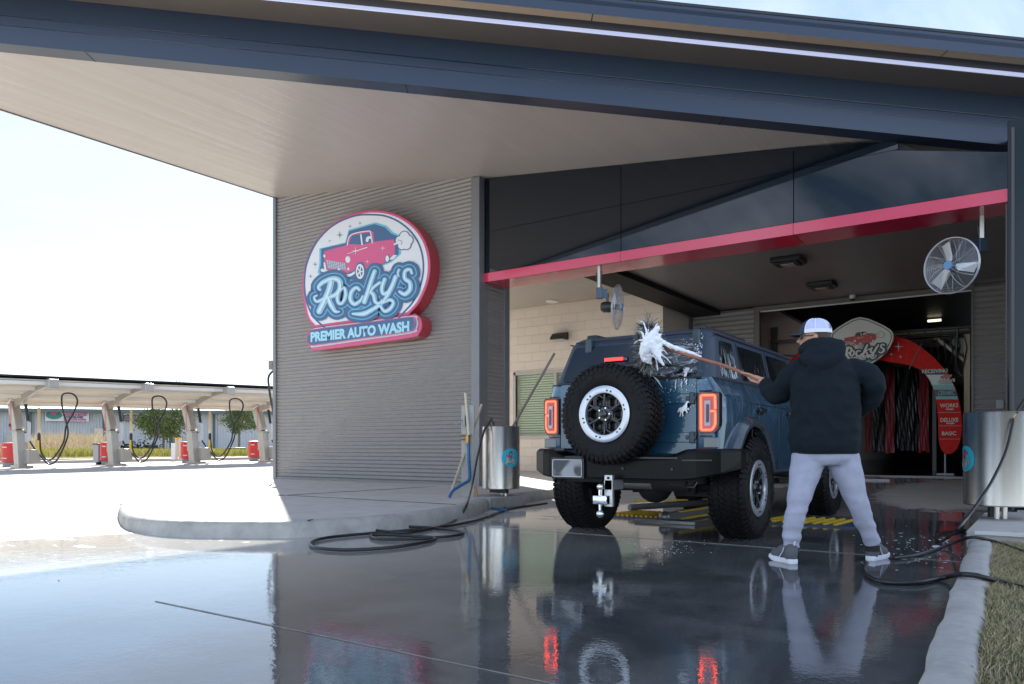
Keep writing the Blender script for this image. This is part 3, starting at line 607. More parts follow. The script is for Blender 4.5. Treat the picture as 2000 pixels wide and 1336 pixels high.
def car_art(art,body,darkk,white,layer,outline=None):
    O=[(285,440),(470,395),(500,300),(640,265),(700,270),(860,330),(870,420),(850,500),(640,600),(540,640),(440,665),(300,625),(285,560)]
    if outline:
        O2=[(275,430),(470,385),(495,290),(640,250),(700,235),(780,260),(830,310),(880,330),(890,470),(820,530),(700,580),(640,620),(590,690),(500,670),(300,650),(262,610),(275,540)]
        art.poly('cyan',[(x+(x-560)*.05,y+(y-470)*.06) for x,y in O2],layer); art.poly(outline,O2,layer+.3)
    # bumper chrome, body, cabin, windscreen
    art.poly(body,[(298,455),(330,440),(480,400),(510,315),(650,285),(690,300),(690,375),(850,355),(862,400),(855,480),(800,530),(640,610),(600,530),(545,600),(470,625),(310,590),(300,520)],layer+.8)
    art.poly(darkk,[(492,392),(520,325),(650,300),(665,310),(672,378),(600,398)],layer+1.1)
    art.rib(white,[(590,320),(600,395)],12,layer+1.3); art.rib(white,[(482,400),(512,320),(650,290),(668,312),(680,385)],[8,8],layer+1.4)
    art.poly(darkk,[(690,372),(690,340),(780,335),(850,352)],layer+1.1)
    art.rib(white,[(640,365),(645,345),(665,340)],[24,20],layer+1.5)
    art.poly(white,[(318,520),(470,545),(475,600),(330,580)],layer+1.2)
    for i in range(5): art.rib('navy' if 'navy' in art.palette else darkk,[(322,528+i*11),(472,552+i*11)],4,layer+1.6,smooth=False)
    for i in range(10): art.rib('navy' if 'navy' in art.palette else darkk,[(332+i*15,523+i*2.2),(340+i*14,580+i*2)],3,layer+1.8,smooth=False)
    art.rib(white,[(285,600),(330,612),(420,640),(500,640),(545,615)],[26,22,22,16],layer+1.9)
    art.rib(white,[(415,590),(425,625)],16,layer+2.1); art.rib(white,[(305,560),(312,600)],16,layer+2.1)
    for c,r in (((488,515),26),((303,487),12),((303,545),9),((492,590),11)): art.disc(white,c,r*.75,0,layer+2.2,ry=r); 
    art.disc(darkk,(586,608),44,0,layer+2.0,20,ry=74); art.disc(white,(584,610),33,.1,layer+2.3,20,ry=60); art.disc(darkk,(584,610),22,.2,layer+2.5,16,ry=42)
    for i in range(5):
        a=2*PI*i/5; art.rib(white,[(584,610),(584+24*math.cos(a),610+46*math.sin(a))],9,layer+2.8,smooth=False)
    art.disc(darkk,(800,508),20,0,layer+2.0,ry=34); art.disc(white,(800,508),14,.1,layer+2.3,ry=26)
    for c,rr in (((900,365),34),((935,330),36),((965,360),36),((950,400),34),((915,405),30)): art.disc(darkk,c,rr+7,0,layer+.6)
    for c,rr in (((900,365),34),((935,330),36),((965,360),36),((950,400),34),((915,405),30)): art.disc(white,c,rr,.3,layer+.8)
    art.rib(white,[(855,395),(905,375)],[12,18],layer+1.3); art.rib(darkk,[(880,360),(915,370),(910,395)],[3,5],layer+1.6)
    art.poly(white,[(808,520),(850,478),(875,480),(850,512)],layer+1.0)
    art.rib(white,[(485,470),(640,420)],[3,7],layer+2.6,smooth=False); art.star(white,(550,448),34,layer+3); art.star(white,(765,425),24,layer+3); art.star(white,(643,532),18,layer+3)
pal={'pink':M('sign_pink',(.62,.06,.20),.3,coat=.4),'navy':M('sign_navy',(.055,.125,.27),.35),'cyan':M('sign_cyan',(.13,.48,.68),.35),'sky':M('sign_sky',(.36,.68,.82),.35),'white':M('sign_white',(.72,.75,.80),.35),'blue':M('sign_blue',(.30,.62,.78),.35),'ice':M('sign_ice',(.62,.76,.86),.3)}
# ---- big wall sign
YS=10.24
def sp(u,v,l=0):
    p=onY(560+u/4.05,380+v/4.05,YS); return Vector((p.x,YS-.0022*l,p.z))
sg_c=sp(600,1200)
T=thing('round_sign',(sg_c.x,10.48,sg_c.z),'big round red sided wall sign with a pink car and Rocky\'s lettering','sign')
outl=[(222,1052),(165,985),(138,880),(122,760),(127,640),(150,535),(190,435),(250,335),(330,255),(430,188),(540,145),(650,125),(760,128),(860,153),(950,200),(1030,268),(1090,355),(1125,455),(1137,560),(1127,665),(1095,765),(1050,855),(1000,915),(965,948),(1005,943),(1045,960),(1068,1000),(1070,1058),(1045,1105),(1000,1130),(640,1185),(250,1232),(195,1222),(165,1185),(158,1125),(172,1080)]
outl=[(a,b) for a,b in outl]
so_=[(p.x,p.y) for p in smoothpts([(u,v,0) for u,v in outl[:24]],3)]+[(p.x,p.y) for p in smoothpts([(u,v,0) for u,v in outl[24:]],3)]
def ins2(poly,d): 
    n=len(poly); ar=sum(poly[i-1][0]*poly[i][1]-poly[i][0]*poly[i-1][1] for i in range(n)); return inset(poly,d*(1 if ar>0 else -1))
redcase=M('sign_red_case',(.42,.03,.045),.3,coat=.6)
mb=MB(); a=[sp(u,v) for u,v in so_]; mb.prism(a,(0,10.487-YS,0)); mb.build('case',redcase,T,smooth=40)
A1=Art(sp); A1.palette=pal
c1=[(p.x,p.y) for p in smoothpts([(u,v,0) for u,v in outl[:24]],3)]; c2=[(p.x,p.y) for p in smoothpts([(u,v,0) for u,v in [(200,1058)]+[(960,952)]+outl[24:]],2)]
A1.poly('pink',ins2(c1,4),1); A1.poly('pink',ins2(c2,4),1); A1.poly('white',ins2(c1,20),2); PSX=1
cir=[(u,v) for u,v in outl[:24]]
cc_=[(p.x,p.y) for p in smoothpts([(u,v,0) for u,v in cir],3)]
# inner navy ring and disc
ring=[(300+0,1050),(220,975),(170,880),(145,770),(143,660),(160,545),(205,430),(270,335),(350,258),(450,200),(560,165),(665,160),(770,168),(870,205),(960,270),(1025,350),(1065,440),(1082,540),(1078,640),(1050,745),(1000,850),(930,930),(880,985)]
A1.rib('navy',ring,14,3)
pill=[(200,1100),(230,1070),(600,1022),(985,972),(1018,985),(1028,1020),(1015,1065),(985,1085),(600,1140),(240,1192),(200,1190),(180,1160),(180,1125)]
ps=[(p.x,p.y) for p in smoothpts([(u,v,0) for u,v in pill],3,True)]
A1.poly('white',ins2(ps,-13),2)
car_art(A1,'pink','navy','white',4,outline='navy')
A1.poly('navy',[(260,690),(420,655),(560,725),(700,600),(790,650),(980,590),(1010,760),(900,860),(820,930),(620,960),(420,935),(260,925),(230,820)],9.5)
rockys(A1,'blue','navy','navy',10,78)
for c,w_ in LET: A1.rib('ice',[(x+3,y+2) for x,y in c],[x*.42 for x in w_],17)
A1.poly('navy',ps,20); A1.rib('pink',ps,5,21,closed=True,smooth=False)
for c,r in (((423,322),32),((505,252),20),((584,228),18),((345,367),14),((229,553),24),((193,648),20)): A1.star('navy',c,r,4)
A1.done(pal,T,{'pink':'pink_graphic','navy':'blue_graphic','cyan':'cyan_outline','white':'white_face','blue':'script_lettering','ice':'script_highlight'})
p0=sp(205,1165,24); p1=sp(985,1083,24); ht=(sp(205,1095,24)-p0).length
txt('PREMIER AUTO WASH',ht*1.42,p0,(p1-p0),(0,0,1),pal['sky'],T,'bar_lettering',width=(p1-p0).length,bold=.012)
# ---- red arch inside the tunnel
YA=17.5
TA=thing('wash_arch',(-2.3,17.5,.27),'red arch in the tunnel mouth with the wash menu down its right leg','arch')
outer=[(1512,800),(1525,735),(1575,675),(1670,642),(1745,655),(1790,672),(1830,705),(1855,738),(1868,765),(1876,800),(1879,835),(1874,865),(1866,880),(1855,887)]
inner=[(1552,800),(1562,760),(1595,722),(1680,700),(1745,708),(1785,716),(1806,730),(1820,752),(1828,780),(1832,815),(1833,850),(1836,872),(1844,884),(1855,887)]
oo=smoothpts([onY(x,y,YA) for x,y in outer],4); ii=smoothpts([onY(x,y,YA) for x,y in inner],4)
mb=MB(); n=len(oo); k=.35
R1=[mb.bm.verts.new(p) for p in oo];R2=[mb.bm.verts.new(p) for p in ii];R3=[mb.bm.verts.new(p+Vector((0,k,0))) for p in oo];R4=[mb.bm.verts.new(p+Vector((0,k,0))) for p in ii]
for i in range(n-1):
    for a,b in ((R1,R2),(R2,R4),(R4,R3),(R3,R1)):
        try: mb.bm.faces.new((a[i],a[i+1],b[i+1],b[i]))
        except ValueError: pass
archred=M('arch_red',(.62,.010,.006),.6,spec=.25,var=.2,vs=14,emit=(.45,.02,.015),es=.0)
bmesh.ops.remove_doubles(mb.bm,verts=mb.bm.verts,dist=.0005)
mb.build('arch_frame',archred,TA,smooth=40)
def ap(u,v,l=0): p=onY(u,v,YA); return Vector((p.x,YA-.003*l,p.z))
AA=Art(ap); AA.palette={}
def interp(poly,y):
    for (x0,y0),(x1,y1) in zip(poly,poly[1:]):
        if (y0-y)*(y1-y)<=0 and y0!=y1: return x0+(x1-x0)*(y-y0)/(y1-y0)
    return poly[-1][0]
ox=[tuple((p.x,p.y)) for p in smoothpts([(x,y,0) for x,y in outer[4:]],4)]; ix=[tuple((p.x,p.y)) for p in smoothpts([(x,y,0) for x,y in inner[3:]],4)]
def band(key,y0,y1,lay):
    ys=[y0+(y1-y0)*i/5 for i in range(6)]
    AA.poly(key,[(interp(ix,y)+.5,y) for y in ys]+[(interp(ox,y)-.5,y) for y in ys[::-1]],lay)
band('black',721,732,1); band('pale',732,752,1); band('teal',752,761,1); band('black2',762,774,1); band('teal',774,780,1.3)
for y in (805,831,857): band('line%d'%y,y,y+1.2,2)
for c,r in (((1755,677),10),((1741,692),5),((1759,697),4)): AA.star('star%d'%c[0],c,r,3)
AA.rib('blackd',[(1800,672),(1776,720)],2,3,smooth=False)
pal2={'black2':M('vinyl_black',(.02,.03,.035),.4),'black':M('vinyl_black',(.02,.03,.035),.4),'pale':M('vinyl_pale',(.55,.62,.60),.4),'teal':M('vinyl_teal',(.12,.42,.42),.4),'line':M('vinyl_line',(.3,.2,.2),.4),'blackd':M('vinyl_black',(0,0,0)),'red':M('vinyl_red',(.50,.03,.025),.35),'cream':M('vinyl_cream',(.62,.58,.50),.4),'white':M('vinyl_white',(.72,.70,.66),.4)}
AA.done({**pal2,**{k:pal2['line'] for k in ('line805','line831','line857')},**{k:pal2['pale'] for k in ('star1755','star1741','star1759')}},TA,{'black':'menu_band','pale':'menu_panel','teal':'teal_band','black2':'ceramic_band','line805':'divider','line831':'divider','line857':'divider','star1755':'star','star1741':'star','star1759':'star','blackd':'joint'})
for s,x,y,wd,h in (('RECEIVING',1801,729.5,50,7.2),('CERAMIC',1832,772,34,8.5),('WORKS',1836,796,36,7.5),('WASH',1847,801,16,3),('DELUXE',1837,824,35,7.5),('WASH',1848,828.5,16,3),('BASIC',1840,850,28,7.2)):
    p=ap(x,y,5); q=ap(x+wd,y,5); h_=(ap(x,y-h,5)-p).length
    txt(s,h_*1.4,p,(1,0,0),(0,0,1),pal2['cream'] if s!='CERAMIC' else pal2['teal'],TA,'lettering',width=q.x-p.x,bold=.002,shear=.25 if s=='CERAMIC' else 0)
def lp(x0,y0,sc,Y,lay0,sq=1.):
    def f(u,v,l=0):
        p=onY(x0+(u-630)*sc,y0+(v-620)*sc*sq,Y); return Vector((p.x,Y-.002*(l+lay0),p.z))
    return f
A2=Art(lp(1850,740,.04,YA,4,.8)); A2.palette={}
def mini(A_,let='black',body='red',dk='black',wh='white',lay=2):
    A_.poly(body,[(298,455),(480,400),(510,315),(650,285),(690,300),(690,375),(850,355),(862,400),(855,480),(640,600),(470,625),(310,590)],lay)
    A_.poly(dk,[(492,392),(520,325),(650,300),(672,378)],lay+1); A_.disc(dk,(586,608),38,0,lay+1,ry=60); A_.rib(wh,[(300,600),(430,640),(540,615)],18,lay+1.5)
    for c,w_ in LET: A_.rib(let,c,[x+30 for x in w_],lay+3)
    for c,w_ in LET: A_.rib(wh,c,[x*.8 for x in w_],lay+4.5)
mini(A2); A2.done(pal2,TA,{'black':'small_script_edge','red':'small_car','white':'small_script'})
mb=MB(); p=onY(1846,886,YA+.1); mb.cyl(p,(p.x,p.y,.27),.018); p=onY(1846,930,YA); mb.box((p.x,YA+.1,.285),(.3,.2,.03)); mb.build('foot_post',M('post_grey',(.35,.36,.38),.4),TA)
# ---- shield sign
YH=17.2
hexo=[(1680,619),(1712,629),(1738,643),(1745,655),(1743,668),(1730,690),(1706,708),(1690,716),(1672,714),(1650,702),(1633,688),(1624,672),(1622,658),(1626,648),(1650,631)]
def hp(u,v,l=0): p=onY(u,v,YH); return Vector((p.x,YH-.003*l,p.z))
c=hp(1682,716)
TH=thing('shield_sign',(c.x,YH,c.z),'cream shield sign with a red car and Rocky\'s lettering on the red arch','sign')
hs=[(p.x,p.y) for p in smoothpts([(x,y,0) for x,y in hexo],2,True)]
mb=MB(); mb.prism([hp(u,v) for u,v in hs],(0,.08,0)); mb.build('panel',M('shield_edge',(.55,.54,.50),.4),TA if False else TH)
A3=Art(hp); A3.palette={}
A3.poly('white',ins2(hs,.6),1); A3.rib('black',ins2(hs,4),1.6,2,closed=True,smooth=False)
A3.poly('teal',[(1706,696),(1725,683),(1739,668),(1737,673),(1726,690),(1704,706),(1690,713),(1674,711)],1.6)
A3.done(pal2,TH,{'white':'face','black':'border','teal':'teal_wave'})
A4=Art(lp(1686,675,.113,YH,4,.74)); A4.palette={}
car_art(A4,'red','black','white',2); rockys(A4,'white','black','black',10,46)
A4.done(pal2,TH,{'red':'car_graphic','black':'black_graphic','white':'white_graphic'})
mb=MB(); q=[hp(x,y,20) for x,y in ((1655,701),(1711,692),(1711,698),(1655,707))]; mb.face(q); mb.build('bar',pal2['black'],TH)
p=hp(1657,705.5,24); q=hp(1709,697,24); txt('PREMIER AUTO WASH',.075,p,q-p,(0,0,1),pal2['white'],TH,'bar_lettering',width=(q-p).length,bold=.01)
# ---- hanging curtains (mitter strips)
def curtain(x0,x1,y,mat,lab,grp,ztop=2.75,zbot=.72):
    r=random.Random(int(x0*977)); nn=max(2,int((x1-x0)/.075)); mb=MB()
    for i in range(nn):
        xa=x0+(x1-x0)*i/nn; wd=(x1-x0)/nn*.92; off=r.uniform(-.05,.05); zb_=zbot+r.uniform(-.03,.05)+ (0 if mat is not redc else -.02); K=9
        for t in (0,):
            rows=[]
            for k in range(K+1):
                z=ztop+(zb_-ztop)*k/K; dxx=.012*math.sin(k*1.3+i)+off*.2; rows.append([mb.bm.verts.new((xa+dxx+j*wd,y+off+.018*math.sin(k*.9+i*2+j*2),z)) for j in (0,.5,1)])
            for a,b in zip(rows,rows[1:]):
                for j in (0,1): mb.bm.faces.new((a[j],a[j+1],b[j+1],b[j]))
    o=mb.build('hanging_curtain',mat,fix=False); sd=o.modifiers.new('t','SOLIDIFY'); sd.thickness=.008; tag(o,lab,'wash curtain',grp); return o
redc=M('curtain_red',(.33,.012,.03),.4,var=.35,vs=6,stretch=(4,1,.5)); blkc=M('curtain_black',(.012,.012,.014),.3,var=.4,vs=9,stretch=(6,1,.7),rv=.1); 
YC=20.5
def cx(px): return onY(px,800,YC).x
names=[(1600,1632,1,'dark cloth curtain strip left of the washing man in the tunnel'),(1690,1701,0,'narrow red curtain strip nearest the man\'s elbow in the tunnel'),(1703,1727,1,'dark curtain bunch between the narrow and the middle red curtain strips'),(1729,1748,0,'middle red curtain strip below the shield sign in the tunnel'),(1750,1792,1,'wet dark curtain bunch between the two wide red curtain strips'),(1794,1815,0,'right hand red curtain strip beside the arch leg')]
for a,b,r_,lab in names: curtain(cx(a),cx(b),YC+(.1 if r_ else 0),blkc if r_ else redc,lab,'wash curtains hanging in the tunnel')
mb=MB(); mb.b2((cx(1590),YC-.3,2.75),(cx(1822),YC-.22,2.83)); mb.b2((cx(1590),YC+.3,2.75),(cx(1822),YC+.38,2.83)); mb.b2((cx(1822),YC-.1,.27),(cx(1822)+.08,YC,2.83)); mb.b2((cx(1590),YC-.1,.27),(cx(1590)+.08,YC,2.83)); tag(mb.build('curtain_rack',M('rack_dark',(.05,.05,.05),.4)),'dark steel rack the tunnel curtains hang from','rack')
# ---- pale steel frame with lettering
YG=19.0
def fp(x,y,Y=YG): return onY(x,y,Y)
TF=thing('steel_gantry',(fp(1888,900).x,YG,.27),'pale steel gantry frame with one brace behind the red arch','frame')
stl=M('gantry_steel',(.42,.33,.23),.4,metal=.4)
mb=MB(); mb.bar(fp(1745,657),fp(1892,648),.09,.12); mb.bar(fp(1760,668,YG+.6),fp(1892,659,YG+.6),.07,.08); mb.build('crossbeam',stl,TF)
mb=MB(); mb.bar(fp(1889,645),Vector((fp(1889,645).x,YG,.27)),.11,.11); mb.build('post',stl,TF)
mb=MB(); mb.bar(fp(1828,660),fp(1884,705),.05,.06); mb.build('brace',stl,TF)
mb=MB(); 
for px,py in ((1770,650),(1825,647),(1787,652),(1882,644)): mb.cyl(fp(px,py+2),fp(px,py-5),.02,8)
mb.build('bolts',M('bolt_dark',(.1,.09,.08),.4),TF)
p=fp(1850,652.5); txt('HANNA',.12,(p.x,YG-.052,p.z-.06),(1,0,-.0),(0,0,1),M('letter_dark',(.06,.045,.035),.5),TF,'lettering',width=fp(1884,650).x-p.x,bold=.004)
mb=MB(); mb.box(fp(1872,668),(.24,.06,.2),mat=Matrix.Rotation(.5,3,'Y')); mb.box(fp(1880,682),(.1,.06,.2),mat=Matrix.Rotation(.5,3,'Y')); tag(mb.build('control_box',M('box_pale',(.45,.44,.42),.5)),'pale tilted control box by the gantry post','box')
# ------------------------------------------------------------------ SUV (local frame: x right, y forward, z up, origin on ground under the rear axle)
CX,CY=-3.10,6.95
car=thing('parked_suv',(CX,CY,0),'blue lifted SUV being soaped, spare tyre on its tailgate, tail lamps lit','suv')
paint=M('paint_blue',(.018,.075,.135),.25,metal=.35,var=.14,vs=5,coat=1.,cr=.05,rv=.08,bump=.10,bs=170,dist=.002,stretch=(1,1,.35))
hard=M('hardtop_grey',(.028,.045,.072),.38,var=.08,vs=5,bump=.05,bs=150,dist=.002)
blk=M('bumper_black',(.006,.0065,.0075),.32,spec=.15,var=.25,vs=9,bump=.1,bs=180,dist=.002)
blkg=M('black_trim',(.012,.013,.014),.28)
glassd=M('tinted_glass',(.004,.007,.010),.03,spec=.8,bump=.02,bs=3)
under=M('underbody',(.012,.012,.012),.7)
rub=M('tyre_rubber',(.0075,.0075,.008),.55,spec=.2,var=.3,vs=20,bump=.2,bs=90,dist=.002)
silver=M('silver_alloy',(.55,.58,.64),.28,metal=.75,var=.05,vs=30); rimb=M('rim_black',(.016,.018,.022),.22,metal=.3,coat=.6)
chrome=M('chrome',(.75,.76,.78),.08,metal=1.)
Rw=.445
# -- lower body: side profile with wheel arches, extruded across
WB=2.95; AR=.525; AZc=.50
def arch(cy,n=14):
    zb_=.60; a0=math.asin((zb_-AZc)/AR); return [(cy-AR*math.cos(a0+(PI-2*a0)*k/n),AZc+AR*math.sin(a0+(PI-2*a0)*k/n)) for k in range(n+1)]
prof_=[(-.76,.76),(-.70,.62)]+arch(0)+[(.62,.57),(2.33,.57)]+arch(WB)+[(3.62,.62),(3.72,.75),(3.72,1.18),(3.60,1.27),(2.36,1.31),(2.30,1.415),(-.73,1.415),(-.76,1.39)]
mb=MB(); bm=mb.bm
hw=.87
mb.prism([(-hw,y,z) for y,z in prof_],(2*hw,0,0))
for zc in (1.24,1.29,1.0): bmesh.ops.bisect_plane(bm,geom=bm.verts[:]+bm.edges[:]+bm.faces[:],plane_co=(0,0,zc),plane_no=(0,0,1))
for v in bm.verts:
    z=v.co.z; k=1.
    if z>1.245: k=.965-.068*(z-1.29)/.125 if z>1.285 else .965
    if z<.9: k=1.-.02*(.9-z)/.3
    v.co.x*=k
    if v.co.y<-.7 and z>1.0: v.co.y+=.0
def vert_edges(f): return [e for e in bm.edges if f(e)]
es=[e for e in bm.edges if all(v.co.y<-.69 and abs(v.co.x)>.7 for v in e.verts) and abs(e.verts[0].co.x-e.verts[1].co.x)<.1 and len(e.link_faces)==2 and any(abs(f.normal.y)>.7 for f in e.link_faces) and any(abs(f.normal.x)>.7 for f in e.link_faces)]
bm.normal_update()
es=[e for e in bm.edges if all(v.co.y<-.75 and abs(v.co.x)>.7 for v in e.verts) and abs(e.verts[0].co.z-e.verts[1].co.z)>.02]
bmesh.ops.bevel(bm,geom=es,offset=.16,segments=5,affect='EDGES',profile=.5)
bm.normal_update(); 
bmesh.ops.triangulate(bm,faces=[f for f in bm.faces if len(f.verts)>4])
def wet_paint():
    # body colour with runs of soapy water down the washed right flank (a film with its own shape, in the body's own space)
    m=paint.copy(); m.name='paint_blue_wet'; nt=m.node_tree; L=nt.links; b=nt.nodes['Principled BSDF']; N=nt.nodes.new
    tc=N('ShaderNodeTexCoord'); mp=N('ShaderNodeMapping'); mp.inputs['Scale'].default_value=(1,5.5,.8); L.new(tc.outputs['Object'],mp.inputs[0])
    n=N('ShaderNodeTexNoise'); n.inputs['Scale'].default_value=6; n.inputs['Detail'].default_value=9; n.inputs['Roughness'].default_value=.72; n.inputs['Distortion'].default_value=.3; L.new(mp.outputs[0],n.inputs['Vector'])
    sp=N('ShaderNodeSeparateXYZ'); L.new(tc.outputs['Object'],sp.inputs[0])
    def mr(v,a,c,lo=0.,hi=1.):
        r=N('ShaderNodeMapRange'); r.inputs['From Min'].default_value=a; r.inputs['From Max'].default_value=c; r.inputs['To Min'].default_value=lo; r.inputs['To Max'].default_value=hi; L.new(v,r.inputs['Value']); return r.outputs[0]
    def mu(a,c):
        r=N('ShaderNodeMath'); r.operation='MULTIPLY'; L.new(a,r.inputs[0]); L.new(c,r.inputs[1]); return r.outputs[0]
    f=mu(mu(mr(n.outputs['Fac'],.50,.72,0,.8),mr(sp.outputs['X'],.74,.80)),mu(mr(sp.outputs['Z'],.85,1.15),mr(sp.outputs['Y'],1.5,.5)))
    old=b.inputs['Base Color'].links[0].from_socket; mx=N('ShaderNodeMix'); mx.data_type='RGBA'; L.new(f,mx.inputs[0]); L.new(old,mx.inputs[6]); mx.inputs[7].default_value=(.34,.42,.48,1); L.new(mx.outputs[2],b.inputs['Base Color'])
    return m
body=mb.build('body',wet_paint(),car,smooth=32,local=True)
# wheel-well liners and floor
mb=MB()
for cy in (0,WB):
    for s in (-1,1):
        mb.grid(lambda u,v,s=s,cy=cy:Vector((s*(.45+.41*v),cy+(AR-.003)*math.cos(PI*(.08+.84*u)),AZc+(AR-.003)*math.sin(PI*(.08+.84*u)))),20,1)
mb.b2((-.62,-.7,.50),(.62,3.6,.72)); mb.build('underbody',under,car,local=True)
# fender flares
def flare(cy,s):
    mb=MB(); n=22; rows=[]
    for k in range(n+1):
        a=.50+(PI-.72)*k/n; c_,s_=math.cos(a),math.sin(a); row=[]
        for r,x in ((AR-.02,.84),(AR-.02,.925),(AR+.0,.945),(AR+.035,.945),(AR+.075,.90),(AR+.085,.862)):
            row.append(mb.bm.verts.new((s*x,cy-c_*r,AZc+s_*r)))
        rows.append(row)
    for a,b in zip(rows,rows[1:]):
        for i in range(5): mb.bm.faces.new((a[i],a[i+1],b[i+1],b[i]))
    mb.bm.faces.new(rows[0]);mb.bm.faces.new(rows[-1][::-1])
    return mb.build('fender_flare',M('flare_paint',(.06,.08,.10),.2,coat=.8,metal=.2),car,smooth=40,local=True)
for s in (-1,1):
    for cy in (0,WB): flare(cy,s)
# -- hardtop (tapered box) with roof crown
def hx(z): return .782-(z-1.41)/(1.82-1.41)*.070
def hy(z): return -.745+(z-1.41)/(1.82-1.41)*.20
lv=[(1.405,0),(1.60,0),(1.79,0),(1.835,.018),(1.862,.06),(1.875,.14),(1.885,.3)]
mb=MB();rows=[]
for z,inn in lv:
    w_=hx(min(z,1.83))-inn; yb=hy(min(z,1.83))+inn; yf=2.42-(min(z,1.83)-1.41)*1.15-inn; rc=.13 if inn<.1 else .05; ring=[]
    for (cx_,cy_,a0) in ((w_-rc,yb+rc,-PI/2),(w_-rc,yf-rc,0),(-w_+rc,yf-rc,PI/2),(-w_+rc,yb+rc,PI)):
        for k in range(5):
            a=a0+k/4*PI/2; ring.append((cx_+rc*math.cos(a),cy_+rc*math.sin(a),z))
    rows.append([mb.bm.verts.new(p) for p in ring])
n=len(rows[0])
for a,b in zip(rows,rows[1:]):
    for i in range(n): mb.bm.faces.new((a[i],a[(i+1)%n],b[(i+1)%n],b[i]))
mb.bm.faces.new(rows[-1]); mb.bm.faces.new(rows[0][::-1])
top=mb.build('hardtop',hard,car,smooth=30,local=True)
# roof corner humps + drip rail lines
mb=MB()
for s in (-1,1): mb.box((s*.54,.15,1.885),(.12,1.1,.05),bev=.018)
mb.tube([(x,hy(1.80)-.006,1.818+.0) for x in (-.62,0,.62)],.006,6); 
for s in (-1,1):
    mb.tube([(s*(hx(1.82)+.004),-.50,1.812),(s*(hx(1.82)+.004),1.9,1.80)],.007,6)
    mb.tube([(s*(hx(1.6)+.003+.006),hy(1.6)+.09+.55*0,1.6),(s*(hx(1.6)+.009),hy(1.6)+.09,1.601)],.001,4)
mb.build('roof_seams',M('seam_black',(.01,.012,.015),.5),top,local=True)
# -- windows: slightly proud glass plates with rounded corners on tapered planes
def rr(pts,r,k=4):
    out=[];n=len(pts)
    for i in range(n):
        a,b,c=Vector(pts[i-1]),Vector(pts[i]),Vector(pts[(i+1)%n]); u=(a-b).normalized()*r; v=(c-b).normalized()*r
        for j in range(k+1):
            t=j/k; out.append(b+u*(1-t)**2+v*t**2)
    return out
def pane(name,pts2,f,mat,par,r=.03,th=.006):
    mb=MB(); P=rr([(a,b,0) for a,b in pts2],r); P3=[f(p.x,p.y,0) for p in P]; nrm=f(pts2[0][0],pts2[0][1],1)-f(pts2[0][0],pts2[0][1],0)
    mb.prism([p+nrm*.0005 for p in P3],nrm*th); return mb.build(name,mat,par,local=True)
rear=lambda x,z,l: Vector((x,hy(z)-l*1.0,z+l*.4))
side=lambda s:(lambda y,z,l: Vector((s*(hx(z)+l),y,z+l*.3)))
# rear glass: soap streaks on the right half
def soapy(name,base,thr,stretch,axis_lo=None,seed=0,rough=.03,side_=False):
    m=bpy.data.materials.new(name);m.use_nodes=True;nt=m.node_tree;b=nt.nodes['Principled BSDF'];L=nt.links
    b.inputs['Specular IOR Level'].default_value=.8
    tc=nt.nodes.new('ShaderNodeTexCoord');mp=nt.nodes.new('ShaderNodeMapping');mp.inputs['Scale'].default_value=stretch;mp.inputs['Location'].default_value=(seed,seed*.7,0);L.new(tc.outputs['Object'],mp.inputs[0])
    n=nt.nodes.new('ShaderNodeTexNoise');n.inputs['Scale'].default_value=9;n.inputs['Detail'].default_value=9;n.inputs['Roughness'].default_value=.7;n.inputs['Distortion'].default_value=.6;L.new(mp.outputs[0],n.inputs['Vector'])
    r=nt.nodes.new('ShaderNodeMapRange');r.inputs['From Min'].default_value=thr;r.inputs['From Max'].default_value=thr+.16;L.new(n.outputs['Fac'],r.inputs['Value'])
    fac=r.outputs[0]
    if axis_lo:
        sp=nt.nodes.new('ShaderNodeSeparateXYZ');L.new(tc.outputs['Object'],sp.inputs[0]);ax,a,bb=axis_lo
        r2=nt.nodes.new('ShaderNodeMapRange');r2.inputs['From Min'].default_value=a;r2.inputs['From Max'].default_value=bb;L.new(sp.outputs[ax],r2.inputs['Value'])
        ml=nt.nodes.new('ShaderNodeMath');ml.operation='MULTIPLY';L.new(fac,ml.inputs[0]);L.new(r2.outputs[0],ml.inputs[1]);fac=ml.outputs[0]
    mx=nt.nodes.new('ShaderNodeMix');mx.data_type='RGBA';L.new(fac,mx.inputs[0]);mx.inputs[6].default_value=(*base,1);mx.inputs[7].default_value=(.50,.55,.60,1);L.new(mx.outputs[2],b.inputs['Base Color'])
    m2=nt.nodes.new('ShaderNodeMix');m2.data_type='FLOAT';L.new(fac,m2.inputs[0]);m2.inputs[2].default_value=rough;m2.inputs[3].default_value=.5;L.new(m2.outputs[0],b.inputs['Roughness'])
    bp=nt.nodes.new('ShaderNodeBump');bp.inputs['Strength'].default_value=.6;bp.inputs['Distance'].default_value=.004;L.new(n.outputs['Fac'],bp.inputs['Height'])
    if axis_lo and side_: L.new(bp.outputs[0],b.inputs['Normal'])
    return m
grear=soapy('soapy_rear_glass',(.004,.008,.013),.50,(1.1,1,3.6),(0,.18,.36),3)
gside=soapy('soap_and_reflection_side_glass',(.004,.006,.008),.45,(1,2.6,.9),(2,1.74,1.55),1,.04,True)  # soap film, thickened low down to paint in bright reflections of sunlit ground
gs2=soapy('wet_side_glass',(.004,.006,.008),.54,(1,2.6,.8),(2,1.66,1.45),5,.04,True)
pane('rear_window',[(-.665,1.425),(.655,1.425),(.62,1.765),(-.62,1.765)],rear,grear,car,.05,.01)
